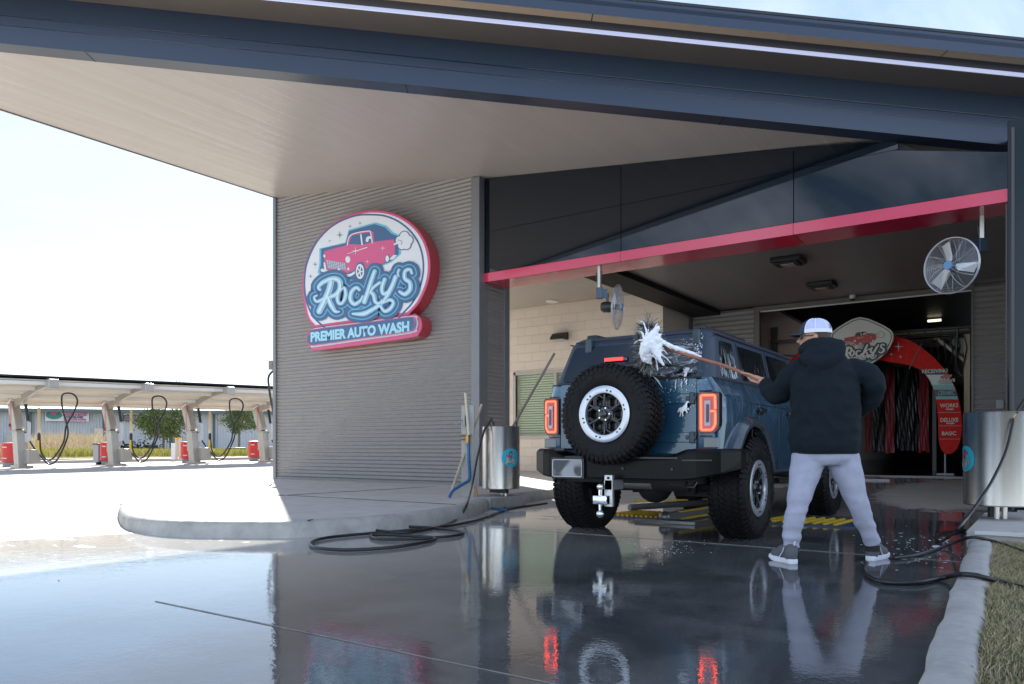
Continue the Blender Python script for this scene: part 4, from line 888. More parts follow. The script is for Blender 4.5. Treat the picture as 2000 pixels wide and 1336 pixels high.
for s in (-1,1):
    pane('quarter_window',[(-.50,1.435),(-.05,1.435),(-.08,1.76),(-.40,1.76)],side(s),gside,car,.04)
    pane('rear_door_window',[(.06,1.435),(.86,1.435),(.80,1.755),(.05,1.755)],side(s),gs2,car,.03)
    pane('front_door_window',[(.98,1.435),(1.92,1.435),(1.66,1.755),(.94,1.755)],side(s),glassd,car,.03)
pane('windshield',[(-.72,1.44),(.72,1.44),(.62,1.76),(-.62,1.76)],lambda x,z,l: Vector((x,2.42-(z-1.41)*1.15+l,z+l)),glassd,car,.05)
# beltline black seam, door seams, crease
mb=MB()
mb.b2((-.70,-.768,1.408),(.70,-.74,1.422))
for s in (-1,1):
    mb.bar((s*.784,-.62,1.413),(s*.784,2.3,1.413),.012,.014)
    for y in (.06,.92,1.98): mb.tube([(s*(hx(1.75)+.002),y-.02,1.78),(s*(hx(1.44)+.002),y,1.42),(s*.842,y,1.29),(s*.871,y,1.23),(s*.871,y,.95),(s*.860,y,.60)],.005,5)
    mb.tube([(s*.866,-.55,1.235),(s*.872,.2,1.225),(s*.872,2.3,1.22)],.004,5)
mb.build('panel_gaps',M('seam_black',(0,0,0)),car,local=True)
# door handles
for s in (-1,1):
    for y in (.30,1.28):
        mb=MB(); mb.box((s*.895,y,1.165),(.03,.20,.04),bev=.012); mb.box((s*.878,y,1.16),(.02,.13,.07),bev=.008); mb.build('door_handle',blkg,car,local=True)
    mb=MB(); mb.tube([(s*.93,.62,.50),(s*.95,.8,.49),(s*.95,2.2,.49),(s*.93,2.38,.50)],.032,10); 
    for y in (.8,1.5,2.2): mb.bar((s*.6,y,.53),(s*.95,y,.495),.05,.03)
    mb.build('side_step',blkg,car,local=True,smooth=40)
    mb=MB(); mb.box((s*1.02,2.25,1.42),(.20,.09,.17),bev=.03); mb.bar((s*.84,2.27,1.39),(s*.97,2.26,1.40),.04,.04); mb.build('side_mirror',blkg,car,local=True,smooth=40)
# hood and grille
mb=MB(); mb.prism([(-.72,2.38,1.31),(-.72,3.55,1.275),(-.72,3.6,1.31),(-.72,2.4,1.345)],(1.44,0,0)); mb.build('hood',paint,car,local=True,bevel=.02)
mb=MB(); mb.b2((-.76,3.715,.92),(.76,3.74,1.16)); mb.build('grille',blkg,car,local=True)
for s in (-1,1):
    mb=MB(); mb.cyl((s*.63,3.73,1.04),(s*.63,3.765,1.04),.10,24); mb.build('headlight',M('lamp_glass',(.6,.62,.65),.1),car,local=True,smooth=40)
mb=MB(); mb.box((0,3.86,.70),(1.7,.24,.22),bev=.04); mb.build('front_bumper',blk,car,local=True)
# tailgate plate (raised) with sculpted recess bars
mb=MB(); P=rr([(-.665,1.405,0),(.665,1.405,0),(.665,.80,0),(.60,.765,0),(-.60,.765,0),(-.665,.80,0)],.02)
mb.prism([(p.x,-.772,p.y) for p in P],(0,.011,0)); tg=mb.build('tailgate',paint,car,local=True,bevel=.004)
for z in (1.235,.905):
    mb=MB(); mb.box((.43,-.776,z),(.40,.014,.085),bev=.006); mb.build('hinge_plate',paint,tg,local=True)
for z in (1.235,.905):
    mb=MB(); mb.box((.635,-.785,z),(.045,.035,.10),bev=.008); mb.box((.625,-.787,z+.0),(.09,.02,.035),bev=.006); mb.build('hinge',M('hinge_blue',(.03,.05,.07),.35),tg,local=True)
for x in (-.46,.60):
    mb=MB(); mb.box((x,hy(1.78)-.026,1.775),(.065,.05,.135),bev=.012); mb.build('glass_hinge',M('hinge_blue',(0,0,0)),top,local=True)
# lamp housings side panels seams
mb=MB()
for s in (-1,1):
    mb.tube([(s*.674,-.764,1.28),(s*.674,-.766,.78)],.006,6); mb.tube([(s*.69,-.764,1.295),(s*.80,-.745,1.295)],.005,5); mb.tube([(s*.69,-.764,.915),(s*.80,-.745,.915)],.005,5)
mb.build('rear_gaps',M('seam_black',(0,0,0)),car,local=True)
# tail lamps
lred=M('lamp_red',(.18,.006,.008),.12,coat=.8,emit=(.8,.02,.01),es=.10); lglow=M('lamp_glow',(1,.2,.08),.3,emit=(1.,.06,.025),es=1.5); lcl=M('lamp_clear',(.55,.45,.50),.15); lbz=M('lamp_bezel',(.02,.008,.01),.15,coat=.5)
for s in (-1,1):
    xc=s*.772
    def q(u,z,l): return Vector((xc+s*u,-.772-l+max(0,u+.0)*.28,z))
    mb=MB(); P=rr([(-.088,1.285,0),(.088,1.285,0),(.088,1.0,0),(.05,.935,0),(-.088,.935,0)],.03)
    b=[q(p.x,p.y,.012) for p in P]; a_=[q(p.x,p.y,-.06) for p in P]
    vb=[mb.bm.verts.new(p) for p in b]; va=[mb.bm.verts.new(p) for p in a_]; mb.bm.faces.new(vb)
    for i in range(len(vb)): mb.bm.faces.new((vb[i],vb[(i+1)%len(vb)],va[(i+1)%len(vb)],va[i]))
    tl=mb.build('tail_light',lbz,car,local=True)
    mb=MB(); P=rr([(-.076,1.273,0),(.070,1.273,0),(.070,1.005,0),(.04,.948,0),(-.076,.948,0)],.025)
    mb.face([q(p.x,p.y,.014) for p in P]); mb.build('red_lens',lred,tl,local=True)
    mb=MB(); path=[(.058,1.10),(.058,1.01),(.032,.965),(-.058,.965),(-.060,1.255),(.055,1.255),(.058,1.155)]
    path2=[p for p in rr([(a,b,0) for a,b in path],.014,3)][4:-4]
    path2=[Vector((.022,1.128-.006,0)),Vector((.058,1.12,0)),Vector((.058,1.10,0))]+path2+[Vector((.058,1.155,0)),Vector((.058,1.14,0))]
    mb.tube([q(p.x,p.y,.014) for p in path2],.0085,8); mb.build('light_ring',lglow,tl,local=True,smooth=60)
    mb=MB(); mb.face([q(a,b,.018) for a,b in ((-.028,1.21),(.022,1.21),(.022,1.0),(-.028,1.0))]); mb.build('reflector',lcl,tl,local=True)
    mb=MB(); mb.face([q(a,b,.021) for a,b in ((-.012,1.18),(.012,1.18),(.012,1.03),(-.012,1.03))]); mb.build('lamp_core',M('core_grey',(.10,.07,.08),.4),tl,local=True)
    mb=MB(); mb.box((s*.79,-.752,.86),(.13,.02,.085),bev=.006); mb.build('reverse_panel',M('panel_grey',(.13,.16,.19),.15,coat=.5),car,local=True)
# horse badge on tailgate
hb=[(-.055,.012),(-.045,.035),(-.028,.045),(-.015,.04),(0,.055),(.02,.07),(.04,.10),(.05,.105),(.068,.10),(.078,.085),(.072,.072),(.068,.088),(.052,.09),(.045,.075),(.05,.05),(.058,.03),(.068,.022),(.06,.012),(.048,.02),(.04,.012),(.05,-.01),(.045,-.02),(.032,0),(.018,.01),(.005,0),(.0,-.025),(.004,-.045),(-.004,-.055),(-.012,-.03),(-.014,-.005),(-.022,-.015),(-.03,-.05),(-.038,-.055),(-.034,-.02),(-.03,.0),(-.04,.005),(-.052,-.012),(-.06,-.005)]
mb=MB(); f=mb.prism([(.555+a*.82,-.788,1.125+b*.82) for a,b in hb],(0,.014,0)); bmesh.ops.triangulate(mb.bm,faces=[f for f in mb.bm.faces if len(f.verts)>4]); mb.build('horse_badge',M('badge_silver',(.75,.77,.80),.25,metal=.4),car,local=True)
# wiper, third stop lamp on stalk
mb=MB(); mb.bar((.20,-.80,1.555),(.62,-.765,1.50),.012,.012); mb.bar((.1,-.80,1.53),(.5,-.775,1.515),.02,.012); mb.box((.15,-.86,1.53),(.14,.16,.05),bev=.015); mb.build('rear_wiper',blkg,car,local=True)
mb=MB(); mb.box((.0,-.93,1.585),(.22,.06,.045),bev=.012); cl=mb.build('stop_lamp',lbz,car,local=True)
mb=MB(); mb.box((-.01,-.963,1.588),(.18,.008,.03),bev=.003); mb.build('lens',M('stop_glow',(1,.05,.05),.3,emit=(1,.03,.03),es=.7),cl,local=True)
# -- wheels
def wheel_meshes():
    # axle along +x (outer face at +x), centre at origin
    mb=MB(); w2=.155
    pr=[(.235,.10),(.245,.135),(.27,.15),(.32,.162),(.37,.163),(.405,.155),(.425,.138),(.43,.10),(.43,0),(.43,-.10),(.425,-.138),(.405,-.155),(.37,-.163),(.32,-.162),(.27,-.15),(.245,-.135),(.235,-.10)]
    mb.lathe(pr,(0,0,0),(1,0,0),n=64)
    # tread: centre chevrons, intermediate lugs, shoulder lugs
    N=54
    for k in range(N):
        a=2*PI*k/N
        R=Matrix.Rotation(a,3,'X')
        def lug(x,da,sx,sy,h,rot,rad=.43):
            m=Matrix.Rotation(a+da,3,'X'); c_=m@Vector((x,0,rad+h/2-.004)); mb.box(c_,(sx,sy*.82,h*.72),mat=m@Matrix.Rotation(rot,3,'Z'),bev=0)
        for s in (-1,1):
            lug(s*.030,.0 if s>0 else .07,.045,.032,.018,s*.5)
            lug(s*.083,.035 if s>0 else .10,.045,.034,.018,-s*.35)
            m=Matrix.Rotation(a+(.07 if s>0 else 0),3,'X'); tilt=Matrix.Rotation(s*.75,3,'Y'); ln=.05 if k%2 else .064
            mb.box(m@Vector((s*.137,0,.424)),(ln,.033,.020),mat=m@tilt)
            mb.box(m@Vector((s*.158,0,.392 if k%2 else .385)),(.011,.033,.040 if k%2 else .055),mat=m@Matrix.Rotation(-s*.18,3,'Y'))
    # raised sidewall ring and blocks
    for k in range(14):
        m=Matrix.Rotation(2*PI*k/14+.1*math.sin(k*5),3,'X'); mb.box(m@Vector((.1645,0,.335)),(.004,.028 if k%3 else .055,.03),mat=m)
    tyre=mb.build('tyre',rub,mesh_only=True,local=True,smooth=35)
    mb=MB(); mb.lathe([(.245,.125),(.248,.150),(.225,.158),(.186,.150),(.180,.135),(.180,.12)],(0,0,0),(1,0,0),n=48)
    ringm=mb.build('beadlock_ring',silver,mesh_only=True,local=True,smooth=40)
    mb=MB()
    for k in range(6):
        for d in (-.09,.09):
            a=2*PI*k/6+d+.26; mb.cyl((.150,.207*math.sin(a),.207*math.cos(a)),(.159,.207*math.sin(a),.207*math.cos(a)),.0085,8)
    boltm=mb.build('ring_bolts',M('bolt_black',(.02,.02,.022),.3),mesh_only=True,local=True)
    mb=MB(); mb.lathe([(.24,.10),(.182,.12),(.178,.05),(.17,-.12),(.24,-.13)],(0,0,0),(1,0,0),n=40)   # barrel
    mb.lathe([(.0,.045),(.17,.045),(.172,.03)],(0,0,0),(1,0,0),n=40)
    for k in range(6):   # six hexagonal windows
        a=2*PI*k/6+PI/6; cy_,cz_=.122*math.sin(a),.122*math.cos(a)
        for rr_,xx,th in ((.060,.118,.010),(.052,.098,.008)):
            mb.tube([(xx,cy_+rr_*math.sin(a+PI/3*j+PI/6),cz_+rr_*math.cos(a+PI/3*j+PI/6)) for j in range(6)],th,6,closed=True)
        b=a+PI/6; mb.bar((.105,.07*math.sin(b),.07*math.cos(b)),(.118,.178*math.sin(b),.178*math.cos(b)),.016,.05,up=(1,0,0),bev=.003)
    mb.lathe([(.075,.05),(.075,.125),(.06,.14),(.035,.142),(.033,.165),(.02,.172),(0,.172)],(0,0,0),(1,0,0),n=28)
    rim=mb.build('wheel',rimb,mesh_only=True,local=True,smooth=35)
    mb=MB()
    for k in range(5):
        a=2*PI*k/5+.3; mb.cyl((.12,.054*math.sin(a),.054*math.cos(a)),(.150,.054*math.sin(a),.054*math.cos(a)),.0075,8)
    nuts=mb.build('wheel_nuts',chrome,mesh_only=True,local=True)
    return rim,tyre,ringm,boltm,nuts
WM=wheel_meshes()
def place_wheel(name,loc,rot,sx=1.,sc=1.03):
    ch=[]
    o=bpy.data.objects.new(name,WM[0]); COL.objects.link(o); o.parent=car; o.location=loc; o.rotation_euler=rot; o.scale=(sc,sc,sc)
    for nm,me in zip(('tyre','beadlock_ring','ring_bolts','wheel_nuts'),WM[1:]):
        c=bpy.data.objects.new(nm,me); COL.objects.link(c); c.parent=o
    return o
zc=.452
place_wheel('wheel',(.80,0,zc),(.3,0,0)); place_wheel('wheel',(.80,WB,zc),(1.1,0,0)); place_wheel('wheel',(-.80,0,zc),(.8,0,PI)); place_wheel('wheel',(-.80,WB,zc),(.1,0,PI))
sw=place_wheel('spare_wheel',(-.01,-1.0,1.105),(0,0,-PI/2),sc=.975); sw.rotation_euler=Matrix.Rotation(-PI/2,3,'Z').to_euler()
mb=MB(); mb.cyl((-.01,-.78,1.105),(-.01,-1.0,1.105),.12,20); mb.box((0,-.80,1.105),(.34,.05,.30),bev=.02); mb.build('spare_carrier',blkg,car,local=True)
# -- rear bumper (steel, raised ends)
mb=MB()
bsec=[(1.0,-.50,.80,.70),(.995,-.62,.81,.64),(.90,-.83,.81,.60),(.74,-.965,.81,.56),(.66,-.99,.805,.55),(.52,-1.0,.75,.545)]
secs=[(-x,y,a,b) for x,y,a,b in bsec]+[(x,y,a,b) for x,y,a,b in bsec[::-1]]
rows=[[mb.bm.verts.new(p) for p in ((x,y,zb_),(x,y-.0,zb_+.06),(x,y,zt_-.03),(x*.985,y+.03,zt_),(x*.96,y+.22,zt_),(x*.96,y+.22,zb_))] for x,y,zt_,zb_ in secs]
for a,b in zip(rows,rows[1:]):
    for i in range(6): mb.bm.faces.new((a[i],a[(i+1)%6],b[(i+1)%6],b[i]))
mb.bm.faces.new(rows[0]);mb.bm.faces.new(rows[-1][::-1]); rb=mb.build('rear_bumper',blk,car,local=True,bevel=.014)
mb=MB(); mb.b2((-.60,-.985,.795),(-.5,-.74,.812)); mb.b2((-.48,-1.008,.725),(.60,-.99,.74)); 
for x in (-.40,.10,.55): mb.cyl((x,-1.012,.64),(x,-1.0,.64),.012,8)
mb.box((.74,-.95,.715),(.24,.03,.012),rz=.5); mb.build('bumper_trim',blkg,rb,local=True)
# licence plate (blurred in the photograph)
pm=bpy.data.materials.new('plate_face');pm.use_nodes=True;nt=pm.node_tree;b=nt.nodes['Principled BSDF'];L=nt.links;tc=nt.nodes.new('ShaderNodeTexCoord');n=nt.nodes.new('ShaderNodeTexNoise');n.inputs['Scale'].default_value=9;n.inputs['Detail'].default_value=0;L.new(tc.outputs['Object'],n.inputs['Vector'])
cr=nt.nodes.new('ShaderNodeValToRGB');cr.color_ramp.elements[0].position=.42;cr.color_ramp.elements[0].color=(.03,.04,.05,1);cr.color_ramp.elements[1].position=.62;cr.color_ramp.elements[1].color=(.30,.31,.33,1);L.new(n.outputs['Fac'],cr.inputs[0]);L.new(cr.outputs[0],b.inputs['Base Color']);b.inputs['Roughness'].default_value=.3
mb=MB(); mb.box((-.44,-1.030,.635),(.305,.008,.155),bev=.003); pl=mb.build('licence_plate',pm,car,local=True)
mb=MB(); P=rr([(-.59,.71,0),(-.29,.71,0),(-.29,.56,0),(-.59,.56,0)],.012,3); mb.tube([(p.x,-1.036,p.y) for p in P],.0035,6,closed=True); mb.build('plate_rim',M('plate_rim',(.6,.62,.65),.3),pl,local=True)
mb=MB(); mb.box((-.44,-1.015,.635),(.34,.03,.19),bev=.006); mb.build('plate_holder',blkg,pl,local=True)
# -- hitch
mb=MB(); mb.box((.02,-1.10,.45),(.075,.04,.27),bev=.004); mb.box((.02,-1.02,.50),(.08,.2,.08)); 
hit=mb.build('tow_hitch',M('hitch_alu',(.55,.56,.58),.35,metal=.8,var=.2,vs=40),car,local=True)
mb=MB(); mb.box((-.02,-1.145,.375),(.13,.12,.075),bev=.008)
for z,sg_,r in ((.44,1,.03),(.30,-1,.034)):
    mb.ell((-.03,-1.17,z+sg_*.045),r,20); mb.cyl((-.03,-1.17,.375),(-.03,-1.17,z+sg_*.03),.016,12)
mb.build('tow_ball',chrome,hit,local=True,smooth=35)
mb=MB(); mb.cyl((.02,-1.125,.56),(.02,-1.119,.56),.012,10); mb.build('pin_hole',under,hit,local=True)
# -- axle, differential, shocks, frame, exhaust
mb=MB(); mb.tube([(-.66,0,.45),(.66,0,.45)],.05,12); mb.ell((-.05,-.02,.44),(.17,.17,.16),16)
for s in (-1,1):
    mb.b2((s*.46-.04,-.72,.58),(s*.46+.04,3.5,.70)); mb.cyl((s*.38,-.12,.40),(s*.46,-.2,.72),.035,10); mb.bar((s*.30,.05,.40),(s*.42,1.0,.52),.05,.06); mb.tube([(s*.56,.08,.5),(s*.56,.08,.72)],.055,10)
mb.tube([(-.2,-.35,.48),(.5,-.30,.50)],.02,8); mb.tube([(.5,-.5,.5),(.2,-.52,.5),(-.35,-.45,.49)],.075,12); mb.box((.35,.35,.40),(.5,.5,.10)); mb.build('rear_axle',under,car,smooth=40,local=True)
mb=MB(); mb.tube([(-.15,-.55,.505),(.18,-.56,.5)],.06,14); mb.tube([(.35,-.6,.52),(.55,-.62,.52)],.03,10); mb.build('muffler',M('muffler_steel',(.28,.27,.26),.4,metal=.7),car,local=True,smooth=40)
mb=MB()
for x in (-.62,-.12,.66): mb.tube([(x-.04,-.86,.53),(x-.03,-.9,.49),(x+.03,-.9,.49),(x+.04,-.86,.53)],.012,8)
mb.build('tow_hook',blkg,car,local=True)
# ------------------------------------------------------------------ person
PD=5.50
def pp(x,y,d=PD): return onD(x,y,d)
ft=onZ(1625,1100,0)
man=thing('person',(ft.x,ft.y,0),'person from behind in navy hoodie, pale sweatpants and mesh cap holding a brush pole','person')
skin=M('skin',(.50,.27,.19),.5,var=.08,vs=30)
hood=bpy.data.materials.new('hoodie_navy')
hood=M('hoodie_cloth',(.009,.015,.021),.92,var=.18,vs=14,bump=.5,bs=260,dist=.002,spec=.2)
pants=M('sweatpants',(.36,.37,.47),.92,var=.10,vs=16,bump=.5,bs=240,dist=.002,spec=.2)
def blob(mb,pts,rs,n=16):
    """tapered limb with round ends"""
    P=smoothpts(pts,4); R=[]; k=(len(P)-1)/(len(pts)-1)
    for i in range(len(P)):
        f=i/k; j=min(int(f),len(pts)-2); R.append(rs[j]+(rs[j+1]-rs[j])*(f-j))
    mb.tube(P,R,n); mb.ell(P[0],R[0]*.98,12); mb.ell(P[-1],R[-1]*.98,12)
def esec(mb,secs,n=28):
    """elliptic torso sections: centre, half-width (along RT), half-depth, yaw"""
    rings=[]
    for c,a,b,yw in secs:
        u=RT*math.cos(yw)+FW*math.sin(yw); v=FW*math.cos(yw)-RT*math.sin(yw); rings.append([mb.bm.verts.new(c+u*a*math.copysign(abs(math.cos(t))**.85,math.cos(t))+v*b*math.sin(t)) for t in [2*PI*k/n for k in range(n)]])
    for a,b in zip(rings,rings[1:]):
        for k in range(n): mb.bm.faces.new((a[k],a[(k+1)%n],b[(k+1)%n],b[k]))
    mb.bm.faces.new(rings[0][::-1]); mb.bm.faces.new(rings[-1])
hips=pp(1613,880); chest=pp(1617,745); neck=pp(1610,690,5.52); headc=pp(1591,661,5.54)
shL=pp(1562,722,5.55); shR=pp(1668,722,5.5)
elL=pp(1521,770,5.72); wrL=pp(1492,746,5.86); hdL=pp(1479,741,5.90)
elR=pp(1706,750,5.44); wrR=pp(1684,800,5.58); hdR=pp(1672,812,5.62)
hipL=pp(1582,905,5.50); hipR=pp(1648,905,5.50); knL=pp(1558,985,5.43); knR=pp(1676,985,5.47); anL=pp(1547,1066,5.46); anR=pp(1703,1062,5.56)
# ---- body: one continuous skin
mb=MB()
blob(mb,[hipL,knL,anL],[.065,.042,.032]); blob(mb,[hipR,knR,anR],[.065,.042,.032])
esec(mb,[(hips+UP*(-.10),.15,.11,0),(hips,.15,.11,0),(pp(1615,800),.14,.105,0),(chest,.18,.115,0),(pp(1614,712),.17,.10,0),(pp(1612,700),.09,.075,0)])
blob(mb,[shL,elL,wrL],[.055,.045,.028]); blob(mb,[shR,elR,wrR],[.055,.045,.028])
blob(mb,[pp(1612,705,5.5),pp(1602,685,5.53)],[.065,.058])
# head turned to the left: face direction
fd=(-RT*.93+FW*.36).normalized(); fs=Vector((-fd.y,fd.x,0))
HM=Matrix((fd,fs,UP)).transposed()
def H(f,s,u): return headc+fd*f+fs*s+UP*u
mb.ell(H(0,0,.025),(.098,.077,.105),20,HM); mb.ell(H(.035,0,-.055),(.062,.058,.062),16,HM); mb.ell(H(.062,0,-.085),(.026,.034,.022),12,HM)
mb.tube([H(.088,0,.012),H(.112,0,-.022),H(.094,0,-.032)],[.010,.015,.008],10)
mb.ell(H(.088,0,-.055),(.012,.022,.007),10,HM); mb.ell(H(.088,0,-.066),(.012,.020,.008),10,HM); mb.ell(H(.083,.0,.03),(.012,.05,.010),10,HM)
for s in (-1,1):
    mb.ell(H(-.005,s*.077,-.008),(.020,.007,.032),12,HM); mb.ell(H(-.007,s*.083,.004),(.017,.006,.016),10,HM)
# left hand: palm, four fingers round the pole, thumb; right hand flat on the hip
pole0=onY(1300,682,5.99); pole1=hdL+Vector((0,0,.0)); 
pd=(pole1-pole0).normalized()
hc=hdL+(wrL-hdL)*.25
hn=pd.cross(UP).normalized()      # across the pole, horizontal
pal_c=pole1+ (wrL-pole1).normalized()*.045
blob(mb,[wrL,pal_c+(wrL-pal_c)*.35,pal_c],[.027,.030,.033],12)
aw=(wrL-pole1).normalized(); pu=pd.cross(aw).normalized()
if pu.z<0: pu=-pu
for k,(off,ln) in enumerate(((-.036,.9),(-.012,1.0),(.012,.95),(.034,.8))):
    base=pal_c+pd*off; c=pole1+pd*off*1.1
    a1=c+pu*.024*ln+aw*.012; a2=c+pu*.018*ln-aw*.020; a3=c-pu*.010*ln-aw*.022; 
    if k==0: a1=c+pu*.020-pd*.02; a2=c+pu*.018-pd*.055-aw*.01; a3=c+pu*.010-pd*.085-aw*.014   # forefinger laid along the pole
    mb.tube([base+pu*.012,a1,a2,a3],[.0105,.0100,.0092,.0078],8); mb.ell(a3,.008,8)
mb.tube([pal_c-pd*.025-pu*.02,pole1-pd*.045-pu*.024,pole1-pd*.065-pu*.010-aw*.010],[.013,.0115,.009],8); mb.ell(pole1-pd*.065-pu*.010-aw*.010,.009,8)
blob(mb,[wrR,hdR],[.028,.034],12)
for k in range(4):
    b=hdR+UP*(.026-.018*k); mb.tube([b,b+FW*.03-RT*.045,b+FW*.035-RT*(.075-.004*k)],[.010,.0095,.008],8); mb.ell(b+FW*.035-RT*(.075-.004*k),.008,8)
mb.tube([hdR+UP*.02,hdR+UP*.035-FW*.03-RT*.01,hdR+UP*.04-FW*.045-RT*.035],[.012,.011,.009],8)
bodyo=mb.build('body',skin,man); remesh(bodyo,.0055,1)
# hair
mb=MB(); mb.ell(H(-.022,0,.012),(.086,.0815,.085),20,HM); bmesh.ops.bisect_plane(mb.bm,geom=mb.bm.verts[:]+mb.bm.edges[:]+mb.bm.faces[:],plane_co=H(.03,0,0),plane_no=fd,clear_outer=True); mb.build('hair',M('hair_brown',(.06,.035,.02),.7),bodyo,smooth=60)
# hoodie
mb=MB()
esec(mb,[(pp(1611,884),.222,.155,0),(pp(1611,872),.240,.175,0),(pp(1610,850),.246,.18,0),(pp(1611,800),.238,.18,0),(pp(1611,760),.232,.17,0),(pp(1611,732),.220,.15,.0),(pp(1613,714),.178,.125,0),(pp(1613,699,5.5),.12,.105,0),(pp(1611,682,5.5),.09,.09,0)])
blob(mb,[shL+UP*.005-RT*-.02,pp(1538,745,5.64),elL,pp(1505,764,5.80),wrL+(elL-wrL)*.12],[.088,.080,.076,.062,.044])
blob(mb,[shR-UP*.01-RT*.025,pp(1688,728,5.46),elR,pp(1704,776,5.50),wrR],[.088,.080,.074,.062,.048])
# cuffs
mb.tube([wrL+(elL-wrL)*.20,wrL+(elL-wrL)*.02],[.047,.044],14)
# hood bunched round the neck: torus and folds
cen=pp(1604,686,5.53)
tor=[]
for k in range(14):
    a=2*PI*k/14; tor.append(cen+RT*math.cos(a)*.100+FW*math.sin(a)*.085+UP*(.012+.035*math.cos(a)*-.2-.030*math.sin(a)*.8))
mb.tube(tor,.050,14,closed=True)
tor=[]
for k in range(14):
    a=2*PI*k/14; tor.append(cen+UP*.045-RT*.012+RT*math.cos(a)*.078+FW*math.sin(a)*.078+UP*(.015*math.cos(a)))
mb.tube(tor,.034,12,closed=True)
blob(mb,[pp(1572,700,5.45),pp(1600,712,5.39),pp(1632,694,5.41),pp(1640,672,5.46)],[.035,.055,.048,.03])
blob(mb,[pp(1578,690,5.45),pp(1604,688,5.42),pp(1626,672,5.45)],[.03,.045,.03])
blob(mb,[pp(1583,722,5.39),pp(1605,730,5.375),pp(1632,715,5.39)],[.02,.028,.02])
hd=mb.build('hoodie',hood,man); remesh(hd,.011,4)
rn=Vector((3.1,1.7,.4))
for v in hd.data.vertices:   # soft cloth folds
    p=v.co; q=Vector((p.x*5,p.y*5,p.z*9)); f1=noise.noise(q+rn); f2=1-abs(noise.noise(Vector((p.x*7+p.z*6,p.y*7,p.z*7-p.x*5))+rn))*2
    v.co=v.co+v.normal*(.011*f1+.011*f2)
# ribbed hem
mb=MB(); esec(mb,[(pp(1611,887),.218,.148,0),(pp(1611,886),.228,.158,0),(pp(1611,868),.232,.165,0),(pp(1611,867),.222,.15,0)]); mb.build('hem_band',M('hoodie_rib',(.011,.018,.027),.95),hd,smooth=50)
# trousers
mb=MB()
esec(mb,[(pp(1612,908),.170,.115,0),(pp(1612,896),.214,.145,0),(pp(1611,880),.218,.148,0),(pp(1611,862),.20,.14,0)])
blob(mb,[pp(1579,896,5.5),pp(1570,932,5.48),pp(1558,985,5.43),pp(1549,1028,5.44),pp(1546,1052,5.455)],[.118,.100,.070,.058,.052])
blob(mb,[pp(1646,896,5.5),pp(1658,932,5.48),pp(1676,985,5.47),pp(1692,1028,5.52),pp(1701,1050,5.55)],[.118,.098,.070,.058,.052])
for a,b in ((pp(1548,1048,5.455),pp(1545,1068,5.46)),(pp(1700,1046,5.55),pp(1704,1064,5.56))): mb.tube([a,b],[.055,.050],16)
pt=mb.build('trousers',pants,man); remesh(pt,.011,4)
for v in pt.data.vertices:
    p=v.co; k=1.0+1.2*sm(.5,.2,p.z)
    f2=1-abs(noise.noise(Vector((p.x*5,p.y*5,p.z*11))))*2; f1=noise.noise(Vector((p.x*9,p.y*9,p.z*5))); v.co=v.co+v.normal*(.006*f2+.004*f1)*k
# shoes: chelsea boots with white soles, toes turned out
def boot(hx_,hy_,d,toe,an):
    heel=pp(hx_,hy_,d); heel.z=0; td=(RT*math.cos(toe)+FW*math.sin(toe)).normalized(); tn=Vector((-td.y,td.x,0)); Mx=Matrix((td,tn,UP)).transposed()
    def q(a,b,c): return heel+td*a+tn*b+UP*c
    outl_=[(-.035,.0),(-.028,.028),(0,.036),(.06,.034),(.12,.042),(.18,.048),(.225,.036),(.245,.0),(.225,-.036),(.18,-.044),(.12,-.036),(.06,-.032),(0,-.034),(-.028,-.026)]
    mb=MB(); P=[(p.x,p.y) for p in smoothpts([(a,b,0) for a,b in outl_],3,True)]
    rw=[]
    for s_,z in ((.97,.001),(1.04,.010),(1.03,.030),(.98,.036)): rw.append([mb.bm.verts.new(q(a*s_+(0),b*s_,z+ (.012*max(0,a-.17)/.07))) for a,b in P])
    for a,b in zip(rw,rw[1:]):
        for i in range(len(P)): mb.bm.faces.new((a[i],a[(i+1)%len(P)],b[(i+1)%len(P)],b[i]))
    mb.bm.faces.new(rw[0][::-1]); mb.bm.faces.new(rw[-1])
    mb2=MB(); 
    secs=[(-.03,.0,.035),(.0,.036,.0)]
    mb2.ell(q(.165,0,.052),(.075,.043,.042),16,Mx); mb2.ell(q(.10,0,.070),(.08,.040,.055),16,Mx)
    blob(mb2,[q(.012,0,.05),q(.012,0,.09),an+UP*-.0],[.044,.046,.050]); 
    b=mb2.build('boot',M('boot_grey',(.085,.09,.105),.75,var=.15,vs=40,bump=.3,bs=300,dist=.001),man); remesh(b,.007,2)
    mb.build('sole',M('sole_white',(.62,.64,.70),.6,var=.06,vs=30),b,smooth=40)
    mb=MB()
    for sd in (-1,1): mb.tube([q(.030,sd*.046,.115),q(.045,sd*.045,.085),q(.075,sd*.043,.055),q(.09,sd*.044,.040)],.0035,6)
    mb.tube([q(-.035,.008,.135),q(-.045,.006,.165),q(-.030,.0,.160)],.005,6); mb.build('boot_piping',M('piping_white',(.65,.66,.70),.6),b)
    mb=MB(); mb.tube([an-UP*.03,an+UP*.012],[.050,.052],16); mb.build('ankle_gusset',M('gusset_black',(.01,.01,.012),.8),b)
boot(1547,1105,5.41,math.radians(104),pp(1546,1072,5.455)); boot(1702,1096,5.56,math.radians(42),pp(1704,1068,5.56))
